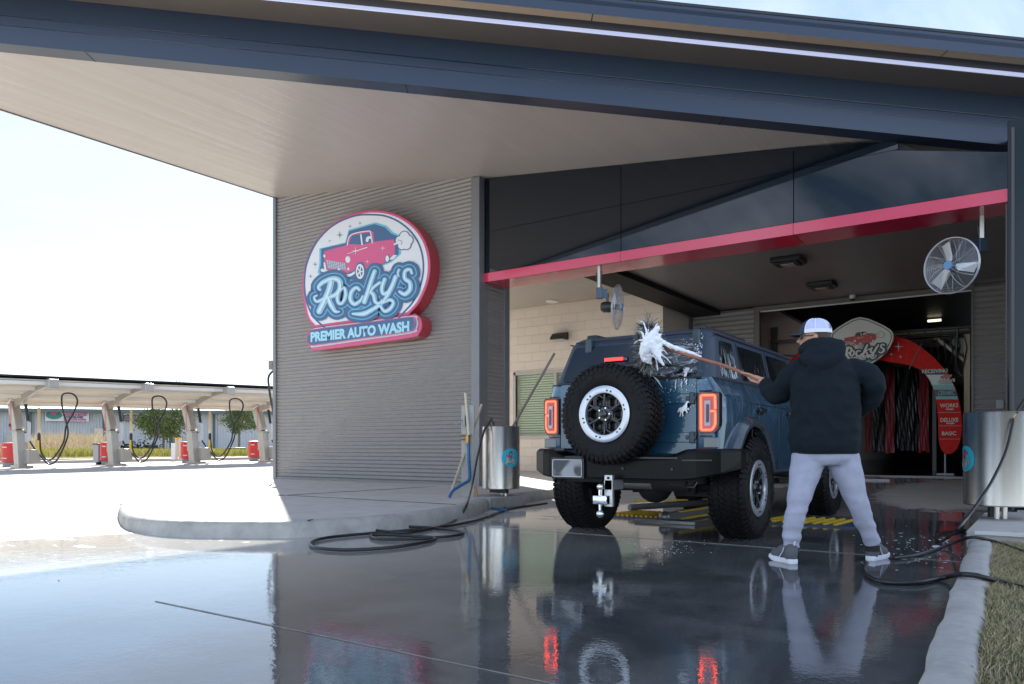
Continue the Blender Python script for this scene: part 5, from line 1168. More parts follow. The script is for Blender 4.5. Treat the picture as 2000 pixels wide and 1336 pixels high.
# cap
mb=MB(); cu=.035
def capdome(mb,r0,a0,a1,top,n=24,m=8):
    rows=[]
    for j in range(m+1):
        t=j/m*PI/2; row=[]
        for i in range(n+1):
            a=a0+(a1-a0)*i/n; rr_=(math.cos(t)**.75); row.append(mb.bm.verts.new(H(-.004+math.cos(a)*(.110+r0)*rr_,math.sin(a)*(.090+r0)*rr_,cu+math.sin(t)*top)))
        rows.append(row)
    for a,b in zip(rows,rows[1:]):
        for i in range(n):
            try: mb.bm.faces.new((a[i],a[i+1],b[i+1],b[i]))
            except ValueError: pass
mesh_=M('cap_mesh_white',(.55,.60,.85),.8,var=.05,vs=60,bump=.6,bs=400,dist=.002); capw=M('cap_white',(.80,.82,.90),.7); capn=M('cap_navy',(.02,.03,.06),.7)
capdome(mb,0,math.radians(50),math.radians(310),.105); cap=mb.build('cap',mesh_,man,smooth=70)
mb=MB(); capdome(mb,.001,math.radians(-50),math.radians(50),.107); mb.build('front_panel',capn,cap,smooth=70)
mb=MB(); n=14; rows=[]
for j,(rr_,z) in enumerate(((0,.0),(.035,.004),(.070,-.004))):
    rows.append([mb.bm.verts.new(H(-.004+math.cos(a)*(.108+rr_*math.cos(a*.9)),math.sin(a)*(.090+rr_*.1),cu+.004+z-.018*abs(math.sin(a))*(rr_/.07))) for a in [math.radians(-52+104*i/n) for i in range(n+1)]])
for a,b in zip(rows,rows[1:]):
    for i in range(n): mb.bm.faces.new((a[i],a[i+1],b[i+1],b[i]))
br=mb.build('brim',capn,cap,smooth=60); sd=br.modifiers.new('t','SOLIDIFY'); sd.thickness=.004
mb=MB()
band=[H(-.004+math.cos(a)*.1115,math.sin(a)*.0915,cu+.010) for a in [math.radians(50+260*i/30) for i in range(31)]]
rows=[[mb.bm.verts.new(p+UP*dz) for p in band] for dz in (-.012,.016)]
for i in range(30): mb.bm.faces.new((rows[0][i],rows[0][i+1],rows[1][i+1],rows[1][i]))
for a in (90,135,180,225,270,51,309):
    a=math.radians(a); mb.tube([H(-.004+math.cos(a)*.1118*math.cos(t)**.75,math.sin(a)*.0918*math.cos(t)**.75,cu+math.sin(t)*.106) for t in [PI/2*j/8 for j in range(9)]],.0035,6)
mb.build('cap_band',capw,cap,fix=False)
mb=MB(); P=[]
for k in range(13):
    t=PI*k/12; a=math.radians(180)+math.cos(t)*.42; zz_=math.sin(t)*.048; P.append(H(-.004-.1135*math.cos(a-PI)*(1-.35*(zz_/.1)**2),math.sin(a)*.0925,cu+.024+zz_))
mb.face(P); mb.build('rear_opening',M('cap_gap',(.02,.02,.025),.8),cap)
# sunglasses
mb=MB()
for s in (-1,1): mb.box(H(.094,s*.034,.010),(.008,.050,.036),mat=HM,bev=.003); mb.bar(H(.092,s*.062,.016),H(.0,s*.081,.012),.005,.010)
mb.build('sunglasses',M('glasses_black',(.01,.01,.012),.12),man)

# ------------------------------------------------------------------ wash brush and suds
br_c=onY(1272,676,6.02)
t=thing('wash_brush',tuple(br_c),'long wooden handled wash brush with foam loaded bristles held on the rear window','brush')
mb=MB(); e0=br_c+Vector((.02,-.06,.02)); pth=[e0,onY(1330,690,6.0),onD(1420,716,6.12),pole1,pole1+pd*.30]
mb.tube(smoothpts(pth,5),.0135,10); mb.build('handle',M('pole_wood',(.34,.13,.075),.5,var=.25,vs=30),t,smooth=50)
mb=MB(); mb.box(br_c+Vector((0,-.05,0)),(.07,.07,.26),bev=.02); mb.build('brush_block',M('block_grey',(.08,.08,.08),.6),t)
r=random.Random(5); mb=MB()
for i in range(5200):
    a=r.uniform(0,2*PI); bb=r.uniform(-1,1); z=r.gauss(0,.065); base=br_c+Vector((r.uniform(-.04,.04),-.04+r.uniform(-.02,.02),z))
    d=Vector((math.cos(a),-.35+r.uniform(-.5,.45),math.sin(a)*1.15)).normalized(); ln=r.uniform(.085,.15)*(1 if math.sin(a)>-.2 else .9); tip=base+d*ln+Vector((r.uniform(-.03,.03),0,-.02+r.uniform(-.03,.02))); mid=base+d*ln*.55+Vector((r.uniform(-.01,.01),0,.006)); sdv=d.cross(Vector((r.random(),r.random(),r.random()))).normalized()*.0020
    v=[mb.bm.verts.new(p) for p in (base-sdv,base+sdv,mid+sdv,tip,mid-sdv)]; f=mb.bm.faces.new(v); f.material_index=0 if r.random()<.5 else 1
mb.build('bristles',[M('bristle_black',(.03,.03,.03),.6),M('bristle_white',(.42,.42,.40),.6)],t,fix=False)
foam=M('soap_foam',(.86,.88,.93),.6,bump=.5,bs=120,dist=.004,spec=.3)
mb=MB()
def fb(pts,rs): blob(mb,[onY(x,y,Y) for x,y,Y in pts],rs,10)
fb([(1285,641,5.88),(1278,650,5.87),(1270,662,5.86),(1264,676,5.86),(1261,690,5.87),(1268,705,5.90)],[.020,.030,.044,.050,.036,.010])
fb([(1262,668,5.86),(1256,690,5.87),(1258,702,5.88),(1270,710,5.92)],[.026,.028,.020,.008])
fb([(1272,668,5.86),(1279,684,5.87),(1288,700,5.88),(1296,713,5.89)],[.042,.028,.017,.009])
fb([(1270,664,5.86),(1284,664,5.88),(1297,670,5.92)],[.035,.026,.022])
fb([(1256,672,5.87),(1253,688,5.88),(1256,700,5.90)],[.022,.020,.008])
fb([(1288,666,5.93),(1305,674,5.95),(1325,682,5.98),(1345,688,6.02),(1368,697,6.06)],[.014,.020,.021,.017,.010])
fb([(1290,672,5.90),(1286,682,5.89),(1290,692,5.89)],[.022,.026,.008])
rq=random.Random(21)
for k in range(46):
    a=rq.uniform(0,2*PI); x0,y0=1270+rq.gauss(0,5),672+rq.gauss(0,10); L_=rq.uniform(22,44)
    P=[(x0,y0,5.87),(x0+math.cos(a)*L_*.5,y0+math.sin(a)*L_*.6,5.90),(x0+math.cos(a)*L_*.8+rq.gauss(0,3),y0+math.sin(a)*L_+6+rq.random()*5,5.94)]
    mb.tube([onY(*p) for p in P],[.010,.006,.0025],6)
fo=mb.build('foam',foam,t); remesh(fo,.005,1)
for v in fo.data.vertices: v.co=v.co+v.normal*.006*noise.noise(v.co*38)
# suds patches lying on the glass and tailgate, and flecks in the air
mb=MB(); r=random.Random(11)
def onrear(x,y,lift=.012):
    p=onY(x,y,6.2); lz=p.z; Y=CY+(hy(lz) if lz>1.41 else -.775)-lift; return onY(x,y,Y)
for (x0,y0,x1,y1,w_) in ((1340,722,1337,742,.010),(1346,716,1336,728,.016),(1332,744,1330,758,.004),(1341,740,1341,752,.006),(1321,742,1319,762,.003)):
    P=[onrear(x0+(x1-x0)*k/5+r.uniform(-1,1),y0+(y1-y0)*k/5) for k in range(6)]; mb.tube(P,[w_*(.5+.8*math.sin(PI*k/5+.2)) for k in range(6)],6)
for i in range(150):
    x=r.gauss(1320,28); y=r.gauss(735,32)
    if y<640 or x<1215 or x>1392: continue
    mb.ell(onrear(x,y),r.uniform(.0015,.0045),5)
for i in range(34): mb.ell(onrear(1364+r.gauss(0,4),r.uniform(650,690)),(r.uniform(.002,.006),.002,r.uniform(.003,.009)),6)
o=mb.build('suds',foam); tag(o,'white soap suds and droplets sprinkled on the tailgate and rear glass','suds',kind='stuff')
mb=MB()
for i in range(70):
    c=onZ(r.gauss(1310,34),r.gauss(1072,10),0); q_=.0018+.006*r.random()**4
    mb.ell((c.x,c.y,.001),(q_*1.2,q_,.0015),5)
for i in range(130):
    c=onZ(r.gauss(1790,60),r.gauss(1070,20),0)
    if c.x>-.45: continue
    q_=.0015+.008*r.random()**6
    mb.ell((c.x,c.y,.0005),(q_*r.uniform(1.2,4),q_*r.uniform(.3,.8),.001),6,Matrix.Rotation(A+r.uniform(-.4,.4),3,'Z'))
for c_ in ((1833,1068),(1838,1056)):
    for k in range(14):
        c=onZ(c_[0]+r.gauss(0,7),c_[1]+r.gauss(0,2),0)
        if c.x<-.46: mb.ell((c.x,c.y,.001),(r.uniform(.01,.03),.012,.003),8)
o=mb.build('floor_suds',foam); tag(o,'flecks of white foam scattered on the wet slab behind the vehicle and by the man','suds',kind='stuff')

# ------------------------------------------------------------------ steel brush barrels
steel=M('brushed_steel',(.66,.65,.64),.27,metal=1.,var=.10,vs=5,stretch=(6,6,.15),bump=.04,bs=60)
def barrel(c,r,h,lab,legs,stick_rot,decal_dir):
    t=thing('brush_barrel',c,lab,'barrel','stainless brush barrels'); c=Vector(c)
    mb=MB(); mb.lathe([(0,.0),(r-.01,.0),(r,.01),(r,h-.01),(r+.004,h),(r-.006,h+.002),(r-.012,h-.02),(r-.012,.06),(0,.06)],c,n=64); mb.build('drum',steel,t,smooth=30)
    mb=MB(); mb.lathe([(0,h-.12),(r-.013,h-.12)],c,n=32); mb.build('soap_water',M('soap_water',(.25,.27,.3),.1),t)
    for dx,dy,hh in legs:
        mb=MB(); mb.cyl((c.x+dx,c.y+dy,c.z-hh),(c.x+dx,c.y+dy,c.z+.01),.024,14); mb.build('leg',steel,t,smooth=40)
    # curved decal: turquoise oval with red car and script
    def dm(u,v,l=0):
        s=(u-630)*.00023; z=c.z+h*.5-(v-620)*.00027; a=decal_dir+s/r; rr_=r+.0015+.0006*l; return Vector((c.x+rr_*math.cos(a),c.y+rr_*math.sin(a),z))
    A_=Art(dm); A_.palette={}
    # oval as strips so that it follows the drum
    N=30
    for i in range(N):
        u0=-1+2*i/N;u1=-1+2*(i+1)/N; h0=math.sqrt(max(0,1-abs(u0)**2.2));h1=math.sqrt(max(0,1-abs(u1)**2.2)); mb=A_.mb('turq'); mb.face([dm(630+u*620,620+v*460,1) for u,v in ((u0,-h0),(u1,-h1),(u1,h1),(u0,h0))])
    mini(A_,'black','red','black','white',2)
    A_.done({**pal2,'turq':M('decal_turquoise',(.03,.42,.55),.35)},t,{'turq':'decal','red':'decal_car','black':'decal_script_edge','white':'decal_script'})
    return t
bl=Vector((-6.22,8.62,.25)); barrel(bl,.262,.86,'stainless brush barrel with turquoise oval sticker at the grey corrugated wall corner',[(.12,-.05,.10),(-.05,.1,.10)],0,math.radians(-22))
brc=onD(1955,990,7.35); brc.z=.27; BR2=barrel(brc,.315,.885,'large stainless brush barrel at the right edge with a black hose down its front',[(-.03,-.08,.13),(.03,-.02,.13)],0,math.radians(205))
for z in (.42,.98):
    mb=MB(); mb.box(Vector((brc.x,brc.y,z))+ (RT*.72-FW*.70).normalized()*.318,(.04,.05,.10),rz=A); mb.build('hinge',M('hinge_steel',(.4,.38,.35),.35,metal=.8),BR2)
# base blocks
kc=M('kerb_concrete',(0,0,0))
mb=MB(); mb.b2((-6.60,8.10,.0),(-6.02,8.95,.155)); struct(mb.build('barrel_base',kerbm,bevel=.015))
mb=MB(); mb.prism([(-.56,7.3,0),(1.2,7.3,0),(1.2,9.7,0),(-.56,9.7,0)],(0,0,.138)); struct(mb.build('barrel_plinth',conc,bevel=.01))
mb=MB(); mb.bar((-.50,7.285,.128),(1.2,7.285,.128),.03,.03); struct(mb.build('plinth_edge',M('edge_steel',(.55,.57,.6),.35,metal=.6)))
# black blob of drain fittings under the barrels
mb=MB(); p=Vector((brc.x-.05,brc.y,.20)); mb.cyl(p+Vector((-.03,0,-.05)),p+Vector((-.03,0,.06)),.03,12); mb.bar(p+Vector((-.03,0,.0)),p+Vector((-.16,-.06,.01)),.03,.02); tag(mb.build('drain_valve',M('valve_black',(.02,.02,.022),.4)),'black drain valve under the right hand barrel','valve'); mb=MB(); mb.bar((bl.x-.1,bl.y-.1,.225),(bl.x+.22,bl.y-.16,.225),.05,.05); tag(mb.build('drain_valve',M('valve_black',(.02,.02,.022),.4)),'black drain valve bar under the left barrel','valve')
# sticks standing in and beside the left barrel
wood=M('stick_wood',(.42,.33,.24),.6,var=.2,vs=25); rod=M('stick_brown',(.16,.12,.10),.5)
def stick(p0,p1,r,mat,lab,nm='brush_pole'):
    mb=MB(); mb.tube([p0,p1],r,10); tag(mb.build(nm,mat,smooth=50),lab,'pole','poles at the left barrel')
stick(Vector((bl.x+.16,bl.y+.0,1.05)),onY(1083,690,9.1),.017,rod,'longest brown pole leaning right out of the left barrel')
stick(onD(876,976,10.1),onD(941,790,10.75),.019,wood,'wooden pole leaning against the valve post with its foot on the sidewalk')
stick(onD(916,850,10.3),onD(909,768,10.4),.020,M('stick_pale',(.55,.50,.36),.6),'short upright pale pole beside the valve post')
stick(onD(934,985,10.3),onD(928,950,10.4),.018,M('stick_orange',(.40,.20,.07),.6),'short orange stick under the left barrel')
# valve post with blue hose
t=thing('valve_post',(-6.63,8.35,.15),'grey steel channel post with brass valve and blue hose left of the barrel','post')
q0=onD(914,970,10.45); mb=MB(); mb.box((q0.x,q0.y,.15+.62),(.17,.12,1.24),rz=A,bev=.004); mb.build('channel',M('post_paint',(.40,.39,.36),.5,var=.1,vs=6),t)
mb=MB(); p=onD(914,858,10.35); mb.box(p,(.05,.05,.14),bev=.008); mb.cyl(p+UP*.05-RT*.1,p+UP*.05+RT*.05,.014,8); mb.cyl(p-RT*.10,p+RT*.02,.010,8); mb.build('brass_valve',M('brass',(.42,.28,.12),.35,metal=.9),t,smooth=40)
mb=MB(); p=onD(907,822,10.36); mb.box(p,(.03,.03,.14),bev=.005); mb.tube([p+UP*.02-RT*.02,p-UP*.03-RT*.07,p-UP*.05-RT*.11,p-UP*.02-RT*.13],.008,6); mb.build('hook',M('hook_grey',(.30,.30,.32),.4,metal=.6),t)
mb=MB(); mb.tube(smoothpts([onD(915,865,10.33),onD(916,900,10.32),onD(917,935,10.34),onD(905,945,10.25),onD(885,958,10.15),onD(877,972,10.1)],5),.022,8); mb.build('blue_hose',M('hose_blue',(.02,.11,.27),.4),t,smooth=60)
# spray guns on the barrels
def gun(p,d,lab):
    t=thing('spray_gun',tuple(p),lab,'spray gun'); d=Vector(d).normalized(); mb=MB(); mb.tube([p,p+d*.10,p+d*.17],[.015,.019,.014],8); mb.tube([p+d*.17,p+d*.19-UP*.12+RT*.03],[.016,.013],8); mb.tube([p+d*.12,p+d*.15-UP*.09],.006,6); mb.build('grip',blkg,t,smooth=50)
    mb=MB(); mb.tube([p-d*.05,p],[.012,.012],8); mb.build('brass_joint',M('brass',(0,0,0)),t)
gl=onD(947,838,10.35); gun(gl,RT*.5+UP*.85,'black spray gun hooked over the rim of the left barrel')
gr=onD(1984,808,7.05); gun(gr,RT*.55+UP*.8,'black spray gun hooked over the rim of the right barrel')
# hoses
hm=M('hose_black',(.012,.012,.014),.35)
def hose(pts,r,lab,mat=None,nm='hose'):
    mb=MB(); mb.tube(smoothpts(pts,7),r,8); tag(mb.build(nm,mat or hm,smooth=60),lab,'hose')
g=lambda x,y,z=.016: onZ(x,y,z)
hose([gl,onD(938,868,10.25),onD(930,905,10.2),onD(922,950,9.9),onD(912,985,8.9),g(895,1012),g(860,1028),g(790,1040),g(728,1035),g(712,1032),g(745,1028),g(830,1030),g(900,1038),g(890,1046),g(820,1052),g(740,1053),g(728,1044),g(790,1046),g(850,1052),g(790,1066),g(690,1074),g(620,1070),g(608,1060),g(640,1050),g(730,1041),g(850,1031),g(930,1016),g(985,997),g(1020,990),g(1068,983)],.014,'black hose looping from the left barrel into a coil on the wet slab')
hose([g(960,993),g(975,995),g(988,998)],.020,'short blue hose end lying by the kerb under the left barrel',M('hose_blue',(0,0,0)))
hose([g(975,985),g(985,990),g(990,997)],.008,'thin dark line joining the hose by the kerb')
hose([gr-(RT*.5+UP*.8).normalized()*.05,onD(1978,826,7.0),onD(1965,880,6.9),onD(1940,935,6.7),onD(1915,975,6.5),onD(1890,1010,6.3),onD(1868,1035,6.1),g(1852,1050),g(1838,1057),g(1829,1054),g(1827,1048),g(1834,1042),g(1850,1039),g(1885,1036)],.013,'black hose falling from the right barrel gun and looping on the slab')
hose([g(1745,1090),g(1790,1084),g(1835,1070),onZ(1862,1060,.05),onZ(1893,1050,.11),onZ(1915,1051,.11),onZ(1950,1060,.08),onZ(2010,1080,.08)],.013,'black hose running from the man\'s right boot over the kerb to the lawn')
hose([g(1693,1100),g(1688,1112),g(1695,1124),g(1725,1136),g(1790,1138),g(1835,1130),onZ(1862,1124,.05),onZ(1880,1122,.11),onZ(1905,1124,.112),onZ(1925,1129,.10),onZ(1960,1138,.075),onZ(2010,1151,.075)],.015,'thick black hose in the foreground crossing the right kerb')
# ------------------------------------------------------------------ fans
def fan(center,axis,R,top,lab,arm):
    t=thing('cage_fan',tuple(center),lab,'fan','cage fans hung from the red trim'); ax=Vector(axis).normalized(); c=Vector(center)
    u=ax.cross(UP).normalized(); v=u.cross(ax)
    wire=M('fan_wire',(.48,.50,.54),.35,metal=.6)
    mb=MB()
    def circ(r,h,n=40): return [c+ax*h+u*math.cos(2*PI*k/n)*r+v*math.sin(2*PI*k/n)*r for k in range(n)]
    for r in [R*k/17 for k in range(4,17)]:
        for sgn in (1,-1):
            h=sgn*.075*math.sqrt(max(.05,1-(r/R)**2.5))
            mb.tube(circ(r,h),.0014,4,closed=True)
    for h in (-.012,.012): mb.tube(circ(R,h),.006,6,closed=True)
    for k in range(12):
        a=2*PI*k/12
        for sgn in (1,-1): mb.tube([c+ax*(sgn*.075*math.sqrt(max(.02,1-(r/R)**2.5)))+(u*math.cos(a+.35*(1-r/R))+v*math.sin(a+.35*(1-r/R)))*r for r in [R*.18,R*.4,R*.6,R*.8,R*.93,R]],.0022,4)
    mb.build('cage',wire,t)
    bm_=M('blade_alu',(.62,.64,.66),.35,metal=.5)
    for k in range(3):
        a=2*PI*k/3+1.25; d=u*math.cos(a)+v*math.sin(a); e=ax.cross(d); mb=MB()
        P=[c+d*R*.16-e*.025,c+d*R*.30-e*.055,c+d*R*.86-e*.075,c+d*R*.9+e*.05-ax*.06,c+d*R*.30+e*.04-ax*.04,c+d*R*.16+e*.02]; mb.prism(P,ax*.004); mb.build('blade',bm_,t)
    mb=MB(); mb.lathe([(0,.088),(.052,.084),(.056,.06),(.05,.05)],c,ax,n=24); mb.build('badge',M('fan_badge_blue',(.10,.25,.48),.35),t,smooth=40)
    mb=MB(); mb.lathe([(.045,.04),(.045,-.06),(.075,-.075),(.085,-.12),(.085,-.22),(.06,-.26),(0,-.265)],c,ax,n=24); mb.build('motor',M('motor_black',(.018,.018,.02),.4),t,smooth=40)
    mb=MB(); j=c-ax*.16; e=Vector(top)-UP*(top.z-arm); mb.bar(e,e+(j-e)*Vector((1,1,0)).length*0+(Vector((j.x,j.y,e.z))-e),.04,.14); 
    mb.box(e,(.10,.10,.17),rz=.5,bev=.006); mb.tube([Vector((j.x,j.y,e.z)),j],.022,8); mb.build('bracket',M('bracket_blue_grey',(.06,.08,.11),.35,metal=.5),t)
    mb=MB(); mb.bar(Vector(top),Vector(top)-UP*(top.z-arm+.08),.045,.045); mb.build('drop_post',M('post_alu',(.50,.48,.44),.35,metal=.7),t)
    mb=MB(); T_=Vector(top); mb.tube(smoothpts([T_-UP*.02,T_-UP*.12+RT*.04,T_-UP*.2+RT*.02,T_-UP*.10-RT*.05,T_-UP*.22-RT*.04,T_-UP*(top.z-arm)],4),.007,6); mb.build('cable',hm,t)
    return t
tp=onZ(1918,422,3.668); fc=onD(1858,519,tp.dot(FW)-.12); fan(fc,(-.42,-.9,-.04),.335,tp,'silver cage fan at the right end of the red trim, blades facing out',onY(1915,480,tp.y).z)
tp=onZ(1171,520,3.668); fc=onD(1206,600,tp.dot(FW)-.05); fan(fc,(.94,.30,-.06),.345,tp,'cage fan hanging above the vehicle roof, seen edge on',onY(1171,573,tp.y).z)
# ------------------------------------------------------------------ yellow grates and conveyor guide
yel=M('grate_yellow',(.55,.36,.02),.45,var=.25,vs=12); gb=M('grate_blue',(.02,.045,.09),.5)
def grate(x0,x1,y0,y1,lab,step=.10):
    t=thing('roller_grate',((x0+x1)/2,(y0+y1)/2,0),lab,'grate','yellow roller grates in the slab'); z=gz(-3,(y0+y1)/2)
    mb=MB(); mb.box(((x0+x1)/2,(y0+y1)/2,z+.008),(x1-x0,y1-y0,.014)); mb.build('frame',gb,t)
    mb=MB(); n=int((x1-x0-.08)/step)
    for i in range(n): xx=x0+.07+i*step; mb.tube([(xx,y0+.06,z+.018),(xx+.05,y1-.06,z+.018)],.021,8)
    mb.build('rollers',yel,t,smooth=50)
grate(-2.62,-1.62,8.35,9.15,'yellow roller grate in the slab between the man\'s legs',.105)
grate(-4.35,-3.30,8.05,8.85,'yellow roller grate under the rear of the vehicle',.06)
t=thing('guide_rail',(-3.7,8.5,0),'yellow topped steel conveyor guide rails spreading under the vehicle','guide rail')
mb=MB(); mb.bar((-3.42,7.78,.07),(-3.30,9.6,.09),.10,.07); mb.ell((-3.42,7.78,.07),(.07,.07,.06),12); mb.tube([(-4.25,8.6,.08),(-3.6,9.9,.10)],.04,8); mb.build('rail',M('rail_steel',(.22,.22,.23),.4,metal=.7),t,smooth=40)
mb=MB(); mb.bar((-3.33,7.98,.115),(-3.22,9.6,.13),.05,.015); mb.bar((-4.5,9.2,.12),(-3.5,9.9,.14),.07,.02); mb.build('yellow_strip',yel,t)
mb=MB(); mb.bar((-3.75,7.72,.02),(-3.05,7.72,.02),.04,.03); mb.build('end_plate',M('rail_steel',(0,0,0)),t)
# wall box and hose behind the grey wall's left corner
t=thing('wall_reel',(-13.7,10.8,2.4),'small steel box with black hose on the wall end left of the corrugated wall','hose reel')
p=onY(531,713,10.7); mb=MB(); mb.box(p,(.12,.1,.20),bev=.01); mb.bar(p+Vector((0,0,.02)),p+Vector((.22,0,.02)),.05,.05); mb.build('box',M('box_brown',(.22,.18,.15),.5),t)
mb=MB(); mb.tube(smoothpts([onY(x,y,10.75) for x,y in ((537,722),(528,730),(524,742),(528,775),(533,800),(536,825))],4),.025,8); mb.build('hose',hm,t,smooth=50)
# ------------------------------------------------------------------ vacuum bays on the far left
alu=M('station_steel',(.42,.40,.37),.42,metal=.5,var=.08,vs=2); cream=M('panel_cream',(.62,.56,.47),.55); whitep=M('purlin_white',(.75,.74,.72),.4)
redb=M('bin_red',(.55,.012,.02),.3,coat=.4); yelh=M('nozzle_yellow',(.75,.50,.03),.4)
SX=[(-32.6,13.35),(-31.95,16.62),(-31.3,19.85),(-30.65,23.1)]
def station(i,full=True):
    X,Y=SX[i]; z0=gz(X,Y)
    labs=['first vacuum station from the left with a hose loop','second vacuum station from the left, grey bin beside it','third vacuum station from the left before the round tree','vacuum station nearest the grey corrugated wall']
    t=thing('vacuum_station',(X,Y,z0),labs[i],'vacuum station','vacuum stations in a row on the left lot')
    def q(a,b,c): return Vector((X+a,Y+b,z0+c))     # a towards the camera side (+X)
    mb=MB(); mb.bar(q(.22,0,0),q(.02,0,1.40),.30,.40,up=(1,0,0)); mb.bar(q(.02,0,1.42),q(-.42,0,2.5),.28,.36,up=(1,0,0)); mb.box(q(.3,0,.04),(.75,.5,.08)); mb.box(q(.02,0,1.41),(.55,.42,.04)); mb.build('column',alu,t)
    # arched arm
    mb=MB(); up_=[];lo=[]
    for k in range(13):
        f=k/12; a=-.62+f*3.3; up_.append((a,2.42+.78*math.sin(min(1,f*.95)*PI/2)**.9)); lo.append((a+.05,2.14+.88*math.sin(min(1,f*.95)*PI/2)))
    for (a0,b0),(a1,b1),(c0,d0),(c1,d1) in zip(up_,up_[1:],lo,lo[1:]):
        vs=[[mb.bm.verts.new(q(x,s*.07,z)) for x,z in ((a0,b0),(a1,b1),(c1,d1),(c0,d0))] for s in (-1,1)]
        mb.bm.faces.new(vs[0]); mb.bm.faces.new(vs[1][::-1])
        for j in range(4): mb.bm.faces.new((vs[0][j],vs[0][(j+1)%4],vs[1][(j+1)%4],vs[1][j]))
    mb.box(q(2.75,0,3.10),(.30,.36,.34),bev=.03); mb.build('arched_arm',alu,t)
    mb=MB(); 
    for a,b in up_[1:8:2]: mb.box(q(a,.0,b+.02),(.42,.40,.05),mat=Matrix.Rotation(-.42,3,'Y'))
    mb.build('arm_cap',whitep,t)
    mb=MB(); mb.box(q(-.05,.1,.85),(.40,.36,.62) if False else (.36,.40,.60),bev=.02); mb.box(q(.45,.28,.42),(.5,.45,.55),bev=.02); mb.build('vacuum_box',alu,t)
    # hose loop drawn in the lateral plane
    def h(l,z,d=0): return Vector((X,Y,z0))+RT*l-FW*d+UP*z
    mb=MB(); mb.tube(smoothpts([h(.25,1.38),h(.55,.85),h(.95,.35),h(1.20,.13),h(1.5,.30),h(1.82,.95),h(1.92,1.45),h(1.72,2.2),h(1.68,2.72),h(1.80,2.86),h(2.05,2.86),h(2.22,2.74),h(2.28,2.5),h(2.1,2.05),h(1.85,1.6),h(1.75,1.0),h(1.40,.42),h(1.15,.30),h(.90,.55),h(.84,1.0),h(.80,1.35)],5),.032,8); mb.build('vacuum_hose',hm,t,smooth=60)
    mb=MB(); mb.tube([h(.80,1.05),h(.78,.75),h(.84,.55)],[.045,.055,.05],8); mb.build('nozzle',yelh,t,smooth=50)
    mb=MB(); mb.tube([h(.80,1.30),h(.80,1.05)],.06,8); mb.build('nozzle_cuff',hm,t)
    mb=MB(); mb.tube(smoothpts([h(.28,2.45),h(.33,2.15),h(.38,1.8)],4),.06,8); mb.build('crevice_holder',hm,t)
    mb=MB(); n=150; mb.tube([h(.80+.045*math.cos(k*.9),1.35+1.0*k/n+.012*math.sin(k*.9),.045*math.sin(k*.9)) for k in range(n)],.014,5); mb.build('coil_hose',M('coil_cream',(.72,.58,.32),.5),t,smooth=60)
    mb=MB(); mb.tube([h(-.16+.035*math.cos(k*.9),1.40+1.2*k/n,.2+.035*math.sin(k*.9)) for k in range(n)],.007,4); mb.build('air_coil',M('coil_red',(.6,.05,.05),.5),t)
    mb=MB(); mb.bar(h(.42,1.75),h(.42,1.0),.09,.09); mb.box(h(.33,1.15),(.14,.14,.35)); mb.build('tool_panel',M('tool_white',(.6,.62,.66),.4),t)
for i in range(4): station(i)
# shade canopy over the stations
t=thing('shade_canopy',(-31,18,0),'long cream underside shade canopy with dark solar edge over the vacuum stations','canopy')
def line(a,z,i0=-1.2,i1=4.2):
    P=[]
    for k in (i0,i1):
        X=SX[0][0]+(SX[3][0]-SX[0][0])*k/3; Y=SX[0][1]+(SX[3][1]-SX[0][1])*k/3; P.append(Vector((X+a,Y,z+.17*max(0,k)/3)))
    return P
def strip(name,a0,z0,a1,z1,th,mat,k0=-1.2,k1=4.2):
    p=line(a0,z0,k0,k1);q=line(a1,z1,k0,k1); mb=MB(); mb.prism([p[0],p[1],q[1],q[0]],(0,0,th)); return mb.build(name,mat,t)
strip('deck',-1.0,2.50,2.5,3.22,.03,cream); strip('solar_panel',-1.1,2.60,2.62,3.33,.05,M('solar_dark',(.012,.013,.018),.3))
for a,z in ((-.75,2.40),(.35,2.66),(1.5,2.90),(2.35,3.06)): strip('purlin',a,z,a+.08,z,.13,whitep)
# red bins
def bin_(l,d,lab):
    p=onD(l,880,d); z=gz(p.x,p.y); t=thing('red_bin',(p.x,p.y,z),lab,'bin','red waste bins at the vacuum stations'); mb=MB(); mb.lathe([(0,.16),(.33,.16),(.36,.18),(.36,.92),(.37,.95),(0,.98)],(p.x,p.y,z+.0),n=28); mb.build('drum',redb,t,smooth=40)
    mb=MB(); mb.lathe([(.3,0),(.3,.16)],(p.x,p.y,z),n=20); mb.build('base',M('bin_base',(.25,.25,.26),.5),t)
    mb=MB(); 
    for zz in (.33,.78): mb.box((p.x+.30*math.sin(A)+.05,p.y-.33,z+zz),(.16,.05,.05),rz=A)
    mb.build('latch',M('latch_pale',(.7,.55,.5),.4),t)
bin_(22,31.5,'red waste bin left of the first vacuum station'); bin_(213,33.2,'red waste bin between the grey bin and second vacuum station'); bin_(369,35.6,'red waste bin left of the third vacuum station'); bin_(499,38,'red waste bin nearest the corrugated wall')
p=onD(197,885,33.4); z=gz(p.x,p.y); mb=MB(); mb.prism([(p.x-.22,p.y-.22,z+.1),(p.x+.22,p.y-.22,z+.1),(p.x+.22,p.y+.22,z+.1),(p.x-.22,p.y+.22,z+.1)],(0,0,.75)); 
t=thing('grey_bin',(p.x,p.y,z),'grey wheeled bin with dark rim left of the second red bin','bin'); mb.build('bin_body',M('bin_grey',(.30,.33,.37),.5),t); mb=MB(); mb.box((p.x,p.y,z+.88),(.5,.5,.07),bev=.02); mb.build('rim',M('bin_rim',(.05,.06,.09),.5),t); mb=MB(); mb.cyl((p.x,p.y-.2,z+.06),(p.x,p.y+.2,z+.06),.06,10); mb.build('wheel',hm,t)
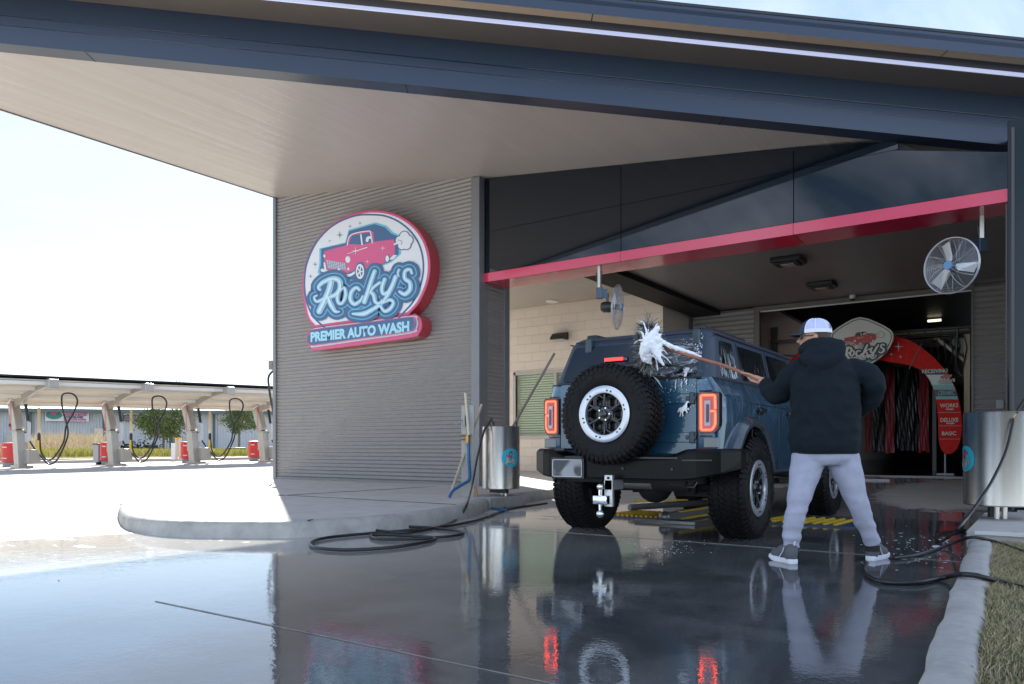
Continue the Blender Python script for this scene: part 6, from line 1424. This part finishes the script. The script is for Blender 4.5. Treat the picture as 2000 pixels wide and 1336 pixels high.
# kerb strip and bollards behind
def far(x,y,d): return onD(x,y,d)
mb=MB(); a=far(-60,896,33.5);b=far(560,889,41); 
for q_,w_ in ((0,.8),):
    a.z=gz(a.x,a.y);b.z=gz(b.x,b.y)
    n_=(b-a).normalized().cross(UP); mb.prism([a,b,b-n_*1.6,a-n_*1.6],(0,0,.14))
struct(mb.build('far_sidewalk',conc))
for x,lab in ((345,'pale yellow topped bollard left of the tall orange stake'),(352,'pale bollard just left of the third red bin')):
    p=far(x,880,37.); z=gz(p.x,p.y)+.1; t=thing('bollard',(p.x,p.y,z),lab,'bollard'); mb=MB(); mb.cyl((p.x,p.y,z),(p.x,p.y,z+.95),.07,12); mb.build('post',cream,t,smooth=40); mb=MB(); mb.cyl((p.x,p.y,z+.95),(p.x,p.y,z+1.05),.09,12); mb.build('cap',yelh,t)
p=far(341,880,37.3); z=gz(p.x,p.y)+.1; mb=MB(); mb.box((p.x,p.y,z+.4),(.35,.15,.8)); tag(mb.build('meter_box',M('meter_white',(.7,.7,.7),.5)),'white meter box beside the pale bollards','box')
# ------------------------------------------------------------------ weedy field, metal warehouse, trees
field=M('field_soil',(.30,.26,.12),.95,var=.3,vs=.6)
mb=MB(); 
F_=[far(-300,890,34),far(600,884,42.5),far(620,868,95),far(-500,868,85)]
for f,z_ in zip(F_,(.27,.27,.36,.36)): f.z=z_
mb.face(F_); struct(mb.build('field',field))
w1=M('weed_yellow',(.50,.44,.08),.8,var=.3,vs=1.); w2=M('weed_green',(.22,.28,.05),.8,var=.3,vs=1.); w3=M('weed_straw',(.55,.45,.28),.8)
def area(r):
    l=r.uniform(-60,600); d=38+abs(r.gauss(0,1))*11+ (l/560)*8; p=onD(l,880,d); return p.x,p.y
o=blades('field_weeds',26000,area,.42,.03,[w1,w2,w3],9,lambda x,y:.33,.7); tag(o,'yellow green weeds filling the field behind the vacuum stations','weeds')
r=random.Random(3)
def area2(r):
    l=r.uniform(60,210); d=58+r.gauss(0,3); p=onD(l,870,d); return p.x,p.y
o=blades('pampas_grass',1600,area2,1.6,.04,[w3,M('weed_pale',(.6,.5,.42),.8)],19,lambda x,y:.33,.7); tag(o,'pale feathery tall grass in front of the warehouse wall','tall grass')
# warehouse
DW=82
t=thing('warehouse',tuple(far(200,870,DW)),'long pale grey metal warehouse with banners behind the weedy field','building')
def wp(x,z,off=0):
    d0,d1=78,92; f=(x+100)/760.; d=d0+(d1-d0)*f-off; p=onD(x,874,d); p.z=z; return p
met=M('warehouse_metal',(.50,.52,.56),.5,var=.06,vs=.5,stretch=(4,4,.05))
htop=lambda x: .82+(874-(797+ (x/560)*6))/1500*(78+14*(x+100)/760.)
mb=MB(); a,b=wp(-100,0),wp(640,0); rows=[]
n=260
for k in range(n+1):
    x=-100+740*k/n; p=wp(x,0,.12 if k%2 else 0); rows.append((mb.bm.verts.new((p.x,p.y,.2)),mb.bm.verts.new((p.x,p.y,htop(x)))))
for u,v in zip(rows,rows[1:]): mb.bm.faces.new((u[0],v[0],v[1],u[1]))
mb.build('metal_wall',met,t)
mb=MB(); P=[wp(-100,htop(-100)),wp(640,htop(640))]; Q=[onD(-100,874,105),onD(640,874,118)]; Q[0].z=htop(-100)+1.6;Q[1].z=htop(640)+1.6; mb.face([P[0]-FW*.5,P[1]-FW*.5,Q[1],Q[0]]); mb.build('roof',M('roof_pale',(.60,.63,.68),.5),t)
mb=MB(); mb.bar(P[0]-FW*.6-UP*.25,P[1]-FW*.6-UP*.25,.25,.35); 
for x in (60,204,418,335): p=wp(x,0,.3); mb.bar((p.x,p.y,.3),(p.x,p.y,htop(x)),.22,.22)
mb.build('gutter',M('gutter_dark',(.08,.11,.13),.5),t)
mb=MB(); 
def wrect(x0,x1,za,zb_,off): return [wp(x0,za,off),wp(x1,za,off),wp(x1,zb_,off),wp(x0,zb_,off)]
mb.face(wrect(183,202,.5,2.9,.3)); mb.face(wrect(205,216,.5,2.9,.3)); mb.build('pink_door',M('door_peach',(.62,.50,.43),.6),t)
mb=MB(); mb.face(wrect(12,28,.5,2.2,.3)); mb.build('office_door',M('door_tan',(.45,.42,.36),.6),t)
mb=MB(); mb.face(wrect(17,23,3.0,3.3,.35)); mb.face(wrect(150,158,.6,.9,.35)); mb.build('vent',M('seam_black',(0,0,0)),t)
ux=(wp(200,0)-wp(100,0)).normalized()
zpx=lambda y,x=130: .82+(874-y)/1500*(78+14*(x+100)/760.)
t2=thing('pizza_banner',tuple(wp(130,zpx(822),.4)),'white banner with a green and pink oval and pink words about pizza and salads','sign')
mb=MB(); mb.face(wrect(88,174,zpx(823),zpx(800),.42)); mb.build('banner_cloth',M('banner_white',(.62,.62,.70),.6),t2)
pk=M('banner_pink',(.55,.09,.30),.6); dk=M('banner_dark',(.07,.07,.10),.6)
for s,x,y,w_,m_ in (('PIZZA - SALADS',127,807.5,45,pk),('WRAPS & MORE',123,812.2,46,pk),('WE DELIVER',127,816.8,36,dk),('985-230-9900',124,821.5,44,pk)):
    p=wp(x,zpx(y),.5); txt(s,.30,p,ux,UP,m_,t2,width=(wp(x+w_,0)-wp(x,0)).length,bold=.012)
mb=MB(); c=wp(105,zpx(811.5),.5); mb.face([c+ux*math.cos(k*PI/12)*.75+UP*math.sin(k*PI/12)*.42 for k in range(24)]); mb.build('oval',M('banner_green',(.04,.20,.18),.6),t2)
mb=MB(); c=wp(104,zpx(806.5),.55); mb.face([c+ux*math.cos(k*PI/12)*.34+UP*math.sin(k*PI/12)*.26 for k in range(24)]); mb.build('pink_spot',pk,t2)
t3=thing('safari_sign',tuple(wp(258,zpx(822,260),.4)),'black sign with white letters half hidden by the bushy tree','sign')
mb=MB(); mb.face(wrect(239,276,zpx(823,260),zpx(804,260),.42)); mb.build('board',dk,t3)
wl_=M('banner_letter',(.8,.8,.8),.6)
p=wp(240.5,zpx(810.5,260),.5); txt('SAFARI',.42,p,ux,UP,wl_,t3,width=(wp(275,0)-wp(240.5,0)).length,bold=.01)
mb=MB(); 
for y in (814,817.5,821): mb.face(wrect(243,273,zpx(y,260),zpx(y-1.2,260),.5))
mb.build('small_print',M('print_grey',(.35,.35,.36),.6),t3)
# trees: tapered trunk, limbs, many leaf faces in clumps
lf1=M('leaf_dark',(.05,.075,.028),.7,var=.35,vs=2); lf2=M('leaf_mid',(.10,.14,.045),.7,var=.35,vs=2); lf3=M('leaf_light',(.17,.21,.08),.7,var=.3,vs=2); bark=M('bark',(.16,.12,.09),.9,var=.2,vs=5)
def tree(x,ybase,d,wpx,y0,y1,lab,seed,n=5200,trunk=True,grp='trees on the left',thin=1.):
    r=random.Random(seed); k=d/1500.; c=onD(x,(y0+y1)/2,d); gzz=.33; base=onD(x,874,d); base.z=gzz; W_=wpx*k/2; Hh=(y1-y0)*k/2
    t=thing('broadleaf_tree',tuple(base),lab,'tree',grp)
    mb=MB(); top=c+UP*Hh*.5; mb.tube(smoothpts([base,base+(c-base)*.5+RT*.05,top],4),[.11,.10,.09,.085,.08,.07,.05,.04,.02],8)
    cl=[]
    for i in range(26):
        a=r.uniform(0,2*PI);b=r.uniform(-.85,1);rr_=math.sqrt(max(0,1-b*b))*r.uniform(.35,.92); p=c+RT*math.cos(a)*rr_*W_+FW*math.sin(a)*rr_*W_+UP*b*Hh*.82; cl.append((p,r.uniform(.20,.36)*W_)); 
        if i%2==0: mb.tube([base+(c-base)*r.uniform(.6,1.),(base+(c-base)*.9+p)/2+UP*.1,p],[.04,.025,.01],5)
    mb.build('trunk',bark,t,smooth=50)
    mb=MB()
    for i in range(int(n*thin)):
        p,rr_=r.choice(cl); q=p+Vector((r.gauss(0,1),r.gauss(0,1),r.gauss(0,.8)))*rr_*.55; s=r.uniform(.05,.11)*(W_/2.2)**.5
        u=Vector((r.gauss(0,1),r.gauss(0,1),r.gauss(0,1))).normalized(); v=u.orthogonal().normalized()*s*.5; u=u*s; f=mb.bm.faces.new([mb.bm.verts.new(q+w_) for w_ in (-u,v,u,-v)]); f.material_index=r.choices((0,1,2),(3,4,2))[0]
    mb.build('crown',[lf1,lf2,lf3],t,fix=False)
tree(318,868,56,110,797,856,'wide bushy round tree between the second and third vacuum stations',1,6500)
tree(466,868,58,74,797,850,'smaller round tree between the third station and the grey wall',2,5200)
tree(350,860,130,20,729,768,'tiny sparse distant treetop rising over the shade canopy',3,260,thin=1.)
tree(306,860,120,16,747,770,'low distant treetop left of the sparse one above the shade canopy',4,200)
mb=MB(); 
for x in (8,500,480):
    p=onD(x,874,52); 
t=thing('black_planter',tuple(onD(462,874,52)),'small black planter under the smaller round tree','planter'); p=onD(462,876,52); mb=MB(); mb.box((p.x,p.y,.33+.25),(.9,.9,.5),bev=.05); mb.build('pot',M('pot_black',(.04,.04,.045),.5),t)
p=onD(262,874,58); t=thing('dark_shrubs',(p.x,p.y,.33),'low dark shrubs before the warehouse under the black sign','shrub'); mb=MB(); r=random.Random(8)
for i in range(900):
    q=Vector((p.x,p.y,.5))+RT*r.uniform(-1.6,1.8)+FW*r.gauss(0,.4)+UP*abs(r.gauss(0,.28)); u=Vector((r.gauss(0,1),r.gauss(0,1),r.gauss(0,1))).normalized(); v=u.orthogonal()*.05; u=u*.1; mb.bm.faces.new([mb.bm.verts.new(q+w_) for w_ in (-u,v,u,-v)])
mb.build('leaves',M('shrub_dark',(.03,.035,.03),.8),t,fix=False)
